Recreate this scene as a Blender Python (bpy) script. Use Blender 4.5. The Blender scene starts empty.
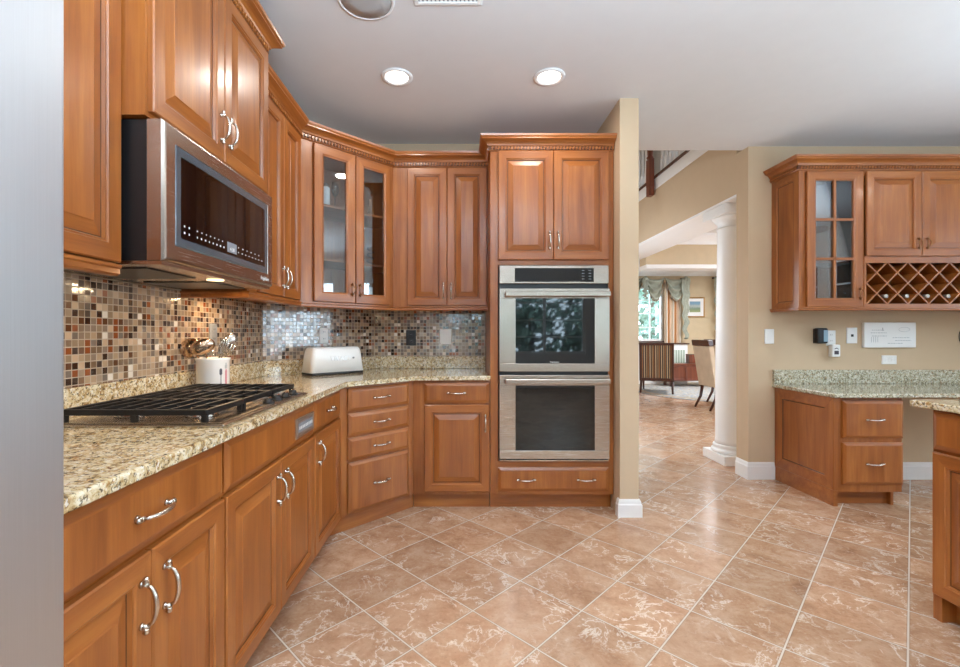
import bpy, bmesh, math, random
from mathutils import Vector, Matrix
R = math.radians
random.seed(7)
SC = bpy.context.scene
COL = SC.collection

# ------------------------------------------------------------------ camera, sky, lights, exposure
CAM_Z = 1.2
cam_d = bpy.data.cameras.new('camera')
cam = bpy.data.objects.new('camera', cam_d)
COL.objects.link(cam)
cam.location = (0, 0, CAM_Z)
cam.rotation_euler = (R(90), 0, 0)
cam_d.sensor_width = 36
cam_d.lens = 36 * 451 / 960
cam_d.shift_x = 19 / 960
cam_d.clip_start = 0.02
SC.camera = cam
SC.view_settings.view_transform = 'Standard'
SC.view_settings.look = 'None'
SC.view_settings.gamma = 1
SC.view_settings.exposure = 0.36
SC.view_settings.use_curve_mapping = False
SC.cycles.max_bounces = 10
SC.cycles.diffuse_bounces = 6
SC.cycles.transparent_max_bounces = 16
SC.cycles.sample_clamp_indirect = 6
SC.cycles.use_denoising = True

world = bpy.data.worlds.new('sky')
SC.world = world
world.use_nodes = True
bg = world.node_tree.nodes['Background']
bg.inputs[0].default_value = (0.66, 0.83, 1.0, 1)
bg.inputs[1].default_value = 10.0

def lamp(name, kind, loc, rot, energy, color=(1, 1, 1), size=1, size_y=None, spread=None):
    d = bpy.data.lights.new(name, kind)
    d.energy = energy
    d.color = color
    if kind == 'AREA':
        d.shape = 'RECTANGLE' if size_y else 'DISK'
        d.size = size
        if size_y:
            d.size_y = size_y
        if spread:
            d.spread = spread
    else:
        d.shadow_soft_size = size
    o = bpy.data.objects.new(name, d)
    o.location = loc
    o.rotation_euler = rot
    COL.objects.link(o)
    return o

# daylight through the windows behind and to the right of the camera, and in the far rooms
RW = [(-2.6, -1.45), (-1.25, -0.1), (0.1, 1.25), (1.4, 2.55)]          # right wall windows (y ranges)
BW = [(-0.6, 0.7), (0.95, 2.75), (3.0, 4.4)]                             # rear wall windows (x ranges)
DAY = (0.86, 0.93, 1.0)
def portal(loc, rot, sx, sy):
    l = lamp('daylight_portal', 'AREA', loc, rot, 1, (1, 1, 1), sx, sy)
    l.data.cycles.is_portal = True
for a, b in RW:
    portal((5.49, (a + b) / 2, 1.55), (0, R(90), 0), 1.5, b - a)
for a, b in BW:
    portal(((a + b) / 2, -3.89, 1.5), (R(90), 0, 0), b - a, 1.5)
portal((4.32, 10.99, 1.69), (R(-90), 0, 0), 1.24, 1.33)
portal((6.49, 8.9, 1.6), (0, R(90), 0), 1.4, 2.2)
# added fill lights, unseen, that brighten the stairwell, entry and far rooms
lamp('stairwell_fill', 'AREA', (1.8, 6.5, 5.3), (0, 0, 0), 30, (0.82, 0.91, 1.0), 1.2)
lamp('entry_fill', 'AREA', (1.25, 5.6, 1.2), (0, R(-75), 0), 44, (0.76, 0.88, 1.0), 1.6, 1.6)
lamp('dining_fill', 'AREA', (5.0, 5.4, 2.6), (0, 0, 0), 40, (0.95, 0.97, 1.0), 0.9)
lamp('dining_fill', 'AREA', (5.4, 8.9, 2.6), (0, 0, 0), 60, (0.95, 0.97, 1.0), 0.9)
# added fill lights aimed upward to brighten the white ceiling
lamp('ceiling_fill_light', 'AREA', (0.5, -0.4, 1.75), (R(180), 0, 0), 200, (0.60, 0.81, 1.0), 1.4)
lamp('ceiling_fill_light', 'AREA', (3.6, 1.2, 1.75), (R(180), 0, 0), 38, (0.66, 0.84, 1.0), 1.6)
# added unseen fill lamps just below the kitchen ceiling, without fixtures
for x, y in ((0.55, 0.6), (-0.35, 0.6), (2.6, 0.9), (2.6, 2.4), (4.3, 2.0), (1.5, -1.6), (3.8, -1.2)):
    lamp('unseen_fill_light', 'AREA', (x, y, 2.70), (0, 0, 0), 5, (1, 0.97, 0.93), 0.16)

# ------------------------------------------------------------------ material helpers
def srgb(r, g, b):
    f = lambda c: (c / 255 / 12.92) if c / 255 <= 0.04045 else ((c / 255 + 0.055) / 1.055) ** 2.4
    return (f(r), f(g), f(b), 1)

class NT:
    def __init__(s, name):
        s.m = bpy.data.materials.new(name)
        s.m.use_nodes = True
        s.t = s.m.node_tree
        s.b = s.t.nodes['Principled BSDF']
        s.out = s.t.nodes['Material Output']
    def n(s, typ, **kw):
        nd = s.t.nodes.new(typ)
        for k, v in kw.items():
            setattr(nd, k, v)
        return nd
    def link(s, a, b):
        s.t.links.new(a, b)
    def setin(s, sock, v):
        if hasattr(v, 'is_linked') or isinstance(v, bpy.types.NodeSocket):
            s.link(v, sock)
        else:
            sock.default_value = v
    def math(s, op, a, b=None, c=None):
        nd = s.n('ShaderNodeMath', operation=op)
        s.setin(nd.inputs[0], a)
        if b is not None:
            s.setin(nd.inputs[1], b)
        if c is not None:
            s.setin(nd.inputs[2], c)
        return nd.outputs[0]
    def coord(s, scale=(1, 1, 1), rnd=True, world=False):
        if world:
            src = s.n('ShaderNodeNewGeometry').outputs['Position']
        else:
            src = s.n('ShaderNodeTexCoord').outputs['Object']
        if rnd:
            oi = s.n('ShaderNodeObjectInfo')
            mul = s.n('ShaderNodeVectorMath', operation='SCALE')
            cmb = s.n('ShaderNodeCombineXYZ')
            for i in range(3):
                s.link(oi.outputs['Random'], cmb.inputs[i])
            s.link(cmb.outputs[0], mul.inputs[0])
            mul.inputs['Scale'].default_value = 7.3
            add = s.n('ShaderNodeVectorMath', operation='ADD')
            s.link(src, add.inputs[0])
            s.link(mul.outputs[0], add.inputs[1])
            src = add.outputs[0]
        mp = s.n('ShaderNodeMapping')
        mp.inputs['Scale'].default_value = scale
        s.link(src, mp.inputs[0])
        return mp.outputs[0]
    def noise(s, vec, scale, detail=4, rough=0.5, dist=0.0):
        nd = s.n('ShaderNodeTexNoise')
        s.link(vec, nd.inputs['Vector'])
        nd.inputs['Scale'].default_value = scale
        nd.inputs['Detail'].default_value = detail
        nd.inputs['Roughness'].default_value = rough
        nd.inputs['Distortion'].default_value = dist
        return nd.outputs['Fac']
    def ramp(s, fac, stops, interp='LINEAR'):
        nd = s.n('ShaderNodeValToRGB')
        cr = nd.color_ramp
        cr.interpolation = interp
        while len(cr.elements) < len(stops):
            cr.elements.new(0.5)
        for e, (p, c) in zip(cr.elements, stops):
            e.position = p
            e.color = c if len(c) == 4 else (*c, 1)
        s.link(fac, nd.inputs[0])
        return nd.outputs[0]
    def mix(s, fac, a, b, mode='MIX'):
        nd = s.n('ShaderNodeMix', data_type='RGBA', blend_type=mode)
        s.setin(nd.inputs[0], fac)
        s.setin(nd.inputs[6], a)
        s.setin(nd.inputs[7], b)
        return nd.outputs[2]
    def bump(s, h, strength=0.2, dist=0.002):
        nd = s.n('ShaderNodeBump')
        nd.inputs['Strength'].default_value = strength
        nd.inputs['Distance'].default_value = dist
        s.link(h, nd.inputs['Height'])
        s.link(nd.outputs[0], s.b.inputs['Normal'])
    def p(s, **kw):
        for k, v in kw.items():
            s.setin(s.b.inputs[k.replace('_', ' ')], v)
        return s

def plain(name, col, rough=0.5, metal=0.0, coat=0.0, bump=0.0, bscale=200, var=0.06, emit=None, spec=0.5):
    t = NT(name)
    v = t.coord()
    n = t.noise(v, 9, 3)
    c = (*col[:3], 1)
    lo = tuple(x * (1 - var) for x in col[:3]) + (1,)
    hi = tuple(min(1, x * (1 + var)) for x in col[:3]) + (1,)
    t.p(Base_Color=t.ramp(n, [(0.3, lo), (0.7, hi)]), Roughness=rough, Metallic=metal)
    t.b.inputs['Coat Weight'].default_value = coat
    t.b.inputs['Coat Roughness'].default_value = 0.12
    t.b.inputs['Specular IOR Level'].default_value = spec
    if bump:
        t.bump(t.noise(v, bscale, 2), bump, 0.001)
    if emit:
        t.b.inputs['Emission Color'].default_value = (*emit[:3], 1)
        t.b.inputs['Emission Strength'].default_value = emit[3]
    return t.m

def wood(name, grain, dark, mid, light, rough=0.34, coat=0.16):
    t = NT(name)
    st = {'v': (9, 9, 0.7), 'h': (0.7, 9, 9), 'y': (9, 0.7, 9)}[grain]
    v = t.coord(st)
    n1 = t.noise(v, 2.2, 6, 0.6, 0.4)
    v2 = t.coord({'v': (70, 70, 2.5), 'h': (2.5, 70, 70), 'y': (70, 2.5, 70)}[grain])
    n2 = t.noise(v2, 2.0, 3, 0.6)
    n3 = t.noise(t.coord((1, 1, 1)), 3.0, 3)
    f = t.math('ADD', t.math('MULTIPLY', n1, 0.62), t.math('MULTIPLY', n2, 0.16))
    f = t.math('ADD', f, t.math('MULTIPLY', n3, 0.22))
    c = t.ramp(f, [(0.32, dark), (0.5, mid), (0.68, light)])
    t.p(Base_Color=c, Roughness=rough)
    t.b.inputs['Coat Weight'].default_value = coat
    t.b.inputs['Coat Roughness'].default_value = 0.13
    t.bump(n2, 0.05, 0.001)
    return t.m

M = {}
WD = (srgb(122, 64, 24), srgb(152, 87, 36), srgb(176, 109, 50))
M['wood'] = wood('stained_maple', 'v', *WD)
M['wood_h'] = wood('stained_maple_across', 'h', *WD)
M['wood_y'] = wood('stained_maple_depth', 'y', *WD)
DK = (srgb(50, 24, 14), srgb(72, 36, 22), srgb(92, 48, 30))
M['dark_wood'] = wood('dark_walnut', 'v', *DK)
M['dark_wood_h'] = wood('dark_walnut_across', 'h', *DK)
RD = (srgb(86, 40, 24), srgb(112, 54, 32), srgb(136, 70, 44))
M['red_wood'] = wood('red_mahogany', 'v', *RD)
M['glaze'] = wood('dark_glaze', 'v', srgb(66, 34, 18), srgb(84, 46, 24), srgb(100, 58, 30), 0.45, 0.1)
M['tan_wall'] = plain('tan_wall_paint', srgb(200, 176, 146), 0.75, bump=0.03, var=0.015)
M['dining_wall'] = plain('dining_wall_paper', srgb(206, 186, 154), 0.8, bump=0.03, var=0.03)
M['white_wall'] = plain('white_wall_paint', srgb(226, 224, 220), 0.8, var=0.01)
M['ceiling'] = plain('ceiling_paint', srgb(218, 217, 217), 0.9, bump=0.03, var=0.01)
M['white_trim'] = plain('white_trim_paint', srgb(238, 237, 236), 0.4, var=0.01)
M['white_plastic'] = plain('white_plastic', srgb(236, 236, 234), 0.35, var=0.01)
M['grey_plastic'] = plain('grey_plastic', srgb(132, 136, 142), 0.4, var=0.03)
M['black_plastic'] = plain('black_plastic', srgb(22, 22, 24), 0.35, var=0.05)
M['ceramic'] = plain('white_ceramic', srgb(240, 240, 240), 0.15, coat=0.5, var=0.01)
M['black_iron'] = plain('cast_iron', srgb(30, 29, 30), 0.42, metal=0.3, bump=0.15, var=0.1)
M['black_glass'] = plain('black_glass', srgb(8, 8, 10), 0.03, var=0.02, coat=0.15, spec=0.6)
M['nickel'] = plain('satin_nickel', srgb(205, 196, 184), 0.25, metal=1, var=0.03)
M['bronze'] = plain('antique_bronze', srgb(150, 104, 66), 0.3, metal=1, var=0.1)
M['steel_shiny'] = plain('polished_steel', srgb(205, 200, 192), 0.16, metal=1, var=0.04)
M['copper_steel'] = plain('warm_steel', srgb(205, 176, 150), 0.16, metal=1, var=0.05)
M['print_pink'] = plain('printed_pink', srgb(196, 130, 140), 0.3, var=0.02)
M['print_dark'] = plain('printed_ink', srgb(70, 62, 70), 0.3, var=0.02)
M['print_grey'] = plain('printed_grey', srgb(176, 180, 182), 0.5, var=0.02)
M['print_white'] = plain('printed_white', srgb(225, 225, 225), 0.4, var=0.02)
M['lens_glow'] = plain('lamp_lens', (1, 1, 1), 0.5, emit=(1.0, 0.94, 0.86, 6.0))
M['puck_glow'] = plain('puck_lens', (1, 1, 1), 0.5, emit=(1.0, 0.72, 0.38, 1.6))
M['beige_fabric'] = plain('beige_fabric', srgb(200, 182, 158), 0.9, bump=0.2, bscale=400)
M['green_fabric'] = plain('grey_green_fabric', srgb(160, 163, 148), 0.75, bump=0.2, bscale=300, var=0.2)
M['cork'] = plain('bottle_foil_light', srgb(190, 186, 180), 0.35, metal=0.3)
M['pink_foil'] = plain('bottle_foil_pink', srgb(190, 120, 112), 0.35, metal=0.3)
M['bottle'] = plain('dark_bottle_glass', srgb(16, 22, 18), 0.06, coat=0.6)
M['amber'] = plain('amber_bottle', srgb(150, 100, 60), 0.08, coat=0.6)
M['leaf'] = plain('tree_leaves', srgb(112, 136, 122), 0.7, var=0.5)
M['bark'] = plain('tree_bark', srgb(84, 70, 60), 0.9, var=0.2)
M['lawn'] = plain('lawn', srgb(58, 72, 46), 0.9, var=0.2)

def steel(name, col, rough, axis):
    t = NT(name)
    v = t.coord({'z': (400, 400, 3), 'x': (3, 400, 400)}[axis])
    n = t.noise(v, 2, 2)
    t.p(Base_Color=t.ramp(n, [(0.3, tuple(c * 0.95 for c in col[:3])), (0.7, col)]), Metallic=1.0)
    t.link(t.math('MULTIPLY_ADD', n, 0.05, rough), t.b.inputs['Roughness'])
    t.b.inputs['Anisotropic'].default_value = 0.5
    t.bump(n, 0.012, 0.0003)
    return t.m
M['steel'] = steel('brushed_steel', srgb(186, 172, 160), 0.24, 'x')
M['steel_v'] = steel('brushed_steel_upright', srgb(200, 202, 205), 0.45, 'z')

def clear_glass(name, tint=(0.96, 0.985, 0.98, 1), boost=1.6, rough=0.0):
    t = NT(name)
    t.t.nodes.remove(t.b)
    tr = t.n('ShaderNodeBsdfTransparent')
    tr.inputs[0].default_value = tint
    gl = t.n('ShaderNodeBsdfGlossy')
    gl.inputs['Roughness'].default_value = rough
    fr = t.n('ShaderNodeFresnel')
    fr.inputs[0].default_value = 1.5
    mx = t.n('ShaderNodeMixShader')
    f = t.math('MINIMUM', t.math('MULTIPLY', fr.outputs[0], boost), 1.0)
    t.link(f, mx.inputs[0])
    t.link(tr.outputs[0], mx.inputs[1])
    t.link(gl.outputs[0], mx.inputs[2])
    t.link(mx.outputs[0], t.out.inputs[0])
    return t.m
M['glass'] = clear_glass('window_glass')
M['cab_glass'] = clear_glass('cabinet_glass', (0.93, 0.96, 0.97, 1), 2.2)
M['drink_glass'] = clear_glass('drinking_glass', (0.85, 0.9, 0.92, 1), 4.0)

def granite(name, warm):
    t = NT(name)
    v = t.coord(rnd=False, world=True)
    n1 = t.noise(v, 40, 5, 0.6, 0.8)
    base = t.ramp(n1, [(0.30, srgb(128, 100, 66)), (0.42, srgb(186, 158, 112)), (0.52, srgb(216, 198, 160)), (0.66, srgb(232, 222, 198)), (0.8, srgb(176, 140, 92))]
                  if warm else
                  [(0.30, srgb(110, 104, 84)), (0.42, srgb(160, 152, 126)), (0.52, srgb(192, 188, 164)), (0.66, srgb(214, 212, 194)), (0.8, srgb(150, 134, 98))])
    vo = t.n('ShaderNodeTexVoronoi')
    vo.inputs['Scale'].default_value = 120
    t.link(v, vo.inputs['Vector'])
    spots = t.ramp(vo.outputs['Color'], [(0.0, (1, 1, 1)), (0.70, (1, 1, 1)), (0.76, (0, 0, 0))], 'LINEAR')
    n2 = t.noise(v, 110, 3, 0.6, 0.6)
    dk = t.ramp(n2, [(0.40, (1, 1, 1)), (0.46, (0, 0, 0))])
    c = t.mix(t.math('MULTIPLY', dk, 0.82), base, srgb(58, 46, 36))
    n3 = t.noise(v, 70, 2, 0.5, 0.3)
    gold = t.ramp(n3, [(0.60, (0, 0, 0)), (0.66, (1, 1, 1))])
    c = t.mix(t.math('MULTIPLY', gold, 0.6), c, srgb(168, 116, 62))
    n4 = t.noise(t.coord((1.3, 0.9, 1), rnd=False, world=True), 90, 2, 0.5)
    wh = t.ramp(n4, [(0.60, (0, 0, 0)), (0.66, (1, 1, 1))])
    c = t.mix(t.math('MULTIPLY', wh, 0.7), c, srgb(238, 234, 224))
    t.p(Base_Color=c, Roughness=0.08)
    t.b.inputs['Coat Weight'].default_value = 0.3
    t.b.inputs['Coat Roughness'].default_value = 0.04
    return t.m
M['granite'] = granite('speckled_granite', True)
M['granite_cool'] = granite('speckled_granite_cool', False)

def mosaic():
    t = NT('glass_mosaic')
    src = t.n('ShaderNodeTexCoord').outputs['Object']
    sp = t.n('ShaderNodeSeparateXYZ')
    t.link(src, sp.inputs[0])
    P = 0.0262
    u = t.math('DIVIDE', sp.outputs[0], P)
    w = t.math('DIVIDE', sp.outputs[2], P)
    fu, fw = t.math('FRACT', u), t.math('FRACT', w)
    eu = t.math('MINIMUM', fu, t.math('SUBTRACT', 1.0, fu))
    ew = t.math('MINIMUM', fw, t.math('SUBTRACT', 1.0, fw))
    e = t.math('MINIMUM', eu, ew)
    tile = t.ramp(e, [(0.045, (0, 0, 0)), (0.075, (1, 1, 1))])
    cmb = t.n('ShaderNodeCombineXYZ')
    t.link(t.math('FLOOR', u), cmb.inputs[0])
    t.link(t.math('FLOOR', w), cmb.inputs[1])
    wn = t.n('ShaderNodeTexWhiteNoise', noise_dimensions='2D')
    t.link(cmb.outputs[0], wn.inputs['Vector'])
    wn2 = t.n('ShaderNodeTexWhiteNoise', noise_dimensions='3D')
    add = t.n('ShaderNodeVectorMath', operation='ADD')
    t.link(cmb.outputs[0], add.inputs[0])
    add.inputs[1].default_value = (3.3, 8.1, 5.7)
    t.link(add.outputs[0], wn2.inputs['Vector'])
    cols = [(0.0, srgb(176, 150, 122)), (0.14, srgb(150, 128, 104)), (0.30, srgb(122, 98, 76)), (0.42, srgb(140, 120, 104)),
            (0.54, srgb(96, 62, 40)), (0.63, srgb(140, 76, 40)), (0.71, srgb(56, 38, 30)), (0.84, srgb(120, 108, 98)),
            (0.92, srgb(196, 168, 140)), (0.975, srgb(226, 216, 204))]
    c = t.ramp(wn.outputs['Value'], cols, 'CONSTANT')
    c = t.mix(tile, srgb(176, 160, 140), c)
    rough = t.ramp(wn2.outputs['Value'], [(0, (0.05, 0.05, 0.05)), (0.6, (0.16, 0.16, 0.16)), (1, (0.45, 0.45, 0.45))])
    rr = t.mix(tile, (0.8, 0.8, 0.8, 1), rough)
    t.p(Base_Color=c, Roughness=rr)
    t.b.inputs['Specular IOR Level'].default_value = 1.0
    t.b.inputs['Coat Weight'].default_value = 0.6
    t.b.inputs['Coat Roughness'].default_value = 0.08
    # each little tile is set at a slightly different tilt
    geo = t.n('ShaderNodeNewGeometry')
    off = t.n('ShaderNodeVectorMath', operation='SUBTRACT')
    t.link(wn2.outputs['Color'], off.inputs[0])
    off.inputs[1].default_value = (0.5, 0.5, 0.5)
    sc = t.n('ShaderNodeVectorMath', operation='SCALE')
    t.link(off.outputs[0], sc.inputs[0])
    sc.inputs['Scale'].default_value = 0.05
    ad = t.n('ShaderNodeVectorMath', operation='ADD')
    t.link(geo.outputs['Normal'], ad.inputs[0])
    t.link(sc.outputs[0], ad.inputs[1])
    nm = t.n('ShaderNodeVectorMath', operation='NORMALIZE')
    t.link(ad.outputs[0], nm.inputs[0])
    bp = t.n('ShaderNodeBump')
    bp.inputs['Strength'].default_value = 0.5
    bp.inputs['Distance'].default_value = 0.002
    t.link(tile, bp.inputs['Height'])
    t.link(nm.outputs[0], bp.inputs['Normal'])
    t.link(bp.outputs[0], t.b.inputs['Normal'])
    return t.m
M['mosaic'] = mosaic()

def floor_tile():
    t = NT('stone_look_floor_tile')
    pos = t.n('ShaderNodeNewGeometry').outputs['Position']
    sp = t.n('ShaderNodeSeparateXYZ')
    t.link(pos, sp.inputs[0])
    S = 0.4715
    u = t.math('DIVIDE', t.math('ADD', t.math('SUBTRACT', sp.outputs[0], sp.outputs[1]), 0.015), S)
    w = t.math('DIVIDE', t.math('SUBTRACT', t.math('ADD', sp.outputs[0], sp.outputs[1]), 2.475), S)
    fu, fw = t.math('FRACT', u), t.math('FRACT', w)
    eu = t.math('MINIMUM', fu, t.math('SUBTRACT', 1.0, fu))
    ew = t.math('MINIMUM', fw, t.math('SUBTRACT', 1.0, fw))
    e = t.math('MINIMUM', eu, ew)
    tile = t.ramp(e, [(0.0075, (0, 0, 0)), (0.0105, (1, 1, 1))])
    cmb = t.n('ShaderNodeCombineXYZ')
    t.link(t.math('FLOOR', u), cmb.inputs[0])
    t.link(t.math('FLOOR', w), cmb.inputs[1])
    wn = t.n('ShaderNodeTexWhiteNoise', noise_dimensions='2D')
    t.link(cmb.outputs[0], wn.inputs['Vector'])
    sc = t.n('ShaderNodeVectorMath', operation='SCALE')
    t.link(wn.outputs['Color'], sc.inputs[0])
    sc.inputs['Scale'].default_value = 9.0
    ad = t.n('ShaderNodeVectorMath', operation='ADD')
    t.link(pos, ad.inputs[0])
    t.link(sc.outputs[0], ad.inputs[1])
    v = ad.outputs[0]
    n1 = t.noise(v, 7.0, 9, 0.68, 0.5)
    c = t.ramp(n1, [(0.28, srgb(150, 110, 82)), (0.44, srgb(178, 136, 105)), (0.56, srgb(190, 152, 122)), (0.74, srgb(206, 176, 152))])
    n2 = t.noise(v, 6.5, 6, 0.62, 0.5)
    vein = t.math('ABSOLUTE', t.math('SUBTRACT', n2, 0.5))
    vm = t.ramp(vein, [(0.0, (1, 1, 1)), (0.007, (0.6, 0.6, 0.6)), (0.020, (0, 0, 0))])
    n3 = t.noise(v, 3.0, 2)
    vm = t.math('MULTIPLY', vm, t.ramp(n3, [(0.42, (0, 0, 0)), (0.58, (1, 1, 1))]))
    fine = t.noise(v, 55, 4, 0.7)
    c = t.mix(t.ramp(fine, [(0.55, (0, 0, 0)), (0.75, (0.5, 0.5, 0.5))]), c, srgb(214, 186, 160))
    c = t.mix(t.ramp(fine, [(0.25, (0.5, 0.5, 0.5)), (0.45, (0, 0, 0))]), c, srgb(132, 88, 62))
    c = t.mix(t.math('MULTIPLY', vm, 0.85), c, srgb(236, 222, 206))
    tone = t.math('MULTIPLY_ADD', wn.outputs['Value'], 0.30, 0.83)
    hsv = t.n('ShaderNodeHueSaturation')
    t.link(c, hsv.inputs['Color'])
    t.link(tone, hsv.inputs['Value'])
    rim = t.ramp(e, [(0.010, (0.25, 0.25, 0.25)), (0.019, (1, 1, 1))])  # shadow line painted dark along the tile edges beside the grout
    body = t.mix(rim, srgb(120, 92, 74), hsv.outputs[0])
    c = t.mix(tile, srgb(216, 202, 186), body)
    rr = t.math('MULTIPLY_ADD', n1, 0.15, 0.13)
    t.p(Base_Color=c, Roughness=rr)
    h = t.math('ADD', t.math('MULTIPLY', tile, 1.0), t.math('MULTIPLY', n1, 0.25))
    t.bump(h, 0.35, 0.002)
    return t.m
M['floor'] = floor_tile()

def striped(name, period, axis, stops, rough=0.8):
    t = NT(name)
    src = t.n('ShaderNodeTexCoord').outputs['Object']
    sp = t.n('ShaderNodeSeparateXYZ')
    t.link(src, sp.inputs[0])
    f = t.math('FRACT', t.math('DIVIDE', sp.outputs[axis], period))
    t.p(Base_Color=t.ramp(f, stops, 'CONSTANT'), Roughness=rough)
    t.bump(t.noise(src, 400, 2), 0.15, 0.001)
    return t.m
M['chair_stripe'] = striped('striped_upholstery', 0.115, 0, [(0, srgb(62, 50, 46)), (0.2, srgb(176, 150, 116)), (0.34, srgb(96, 76, 62)), (0.5, srgb(170, 120, 76)), (0.62, srgb(58, 48, 46)), (0.8, srgb(190, 172, 144))])
M['seat_stripe'] = striped('striped_seat_cloth', 0.06, 0, [(0, srgb(206, 204, 200)), (0.5, srgb(110, 112, 120))])
M['curtain_stripe'] = striped('striped_curtain', 0.16, 0, [(0, srgb(224, 214, 196)), (0.25, srgb(196, 140, 82)), (0.5, srgb(214, 178, 148)), (0.7, srgb(120, 100, 80)), (0.82, srgb(226, 206, 180))])
M['green_stripe'] = striped('green_striped_panel', 0.06, 0, [(0, srgb(214, 222, 212)), (0.5, srgb(150, 168, 150))], 0.5)

def rug_mat():
    t = NT('patterned_rug_wool')
    v = t.coord()
    vo = t.n('ShaderNodeTexVoronoi')
    vo.inputs['Scale'].default_value = 9
    t.link(v, vo.inputs['Vector'])
    c = t.ramp(vo.outputs['Distance'], [(0.1, srgb(132, 118, 104)), (0.3, srgb(196, 184, 166)), (0.55, srgb(150, 156, 166)), (0.8, srgb(206, 198, 184))])
    t.p(Base_Color=c, Roughness=0.95)
    t.bump(t.noise(v, 300, 2), 0.4, 0.003)
    return t.m
M['rug'] = rug_mat()

def art_mat():
    t = NT('landscape_print')
    src = t.n('ShaderNodeTexCoord').outputs['Generated']
    sp = t.n('ShaderNodeSeparateXYZ')
    t.link(src, sp.inputs[0])
    n = t.noise(src, 7, 4)
    f = t.math('ADD', sp.outputs[2], t.math('MULTIPLY_ADD', n, 0.4, -0.2))
    t.p(Base_Color=t.ramp(f, [(0.1, srgb(150, 160, 110)), (0.35, srgb(120, 140, 120)), (0.55, srgb(176, 184, 180)), (0.8, srgb(120, 158, 184))]), Roughness=0.5)
    return t.m
M['art'] = art_mat()

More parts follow.
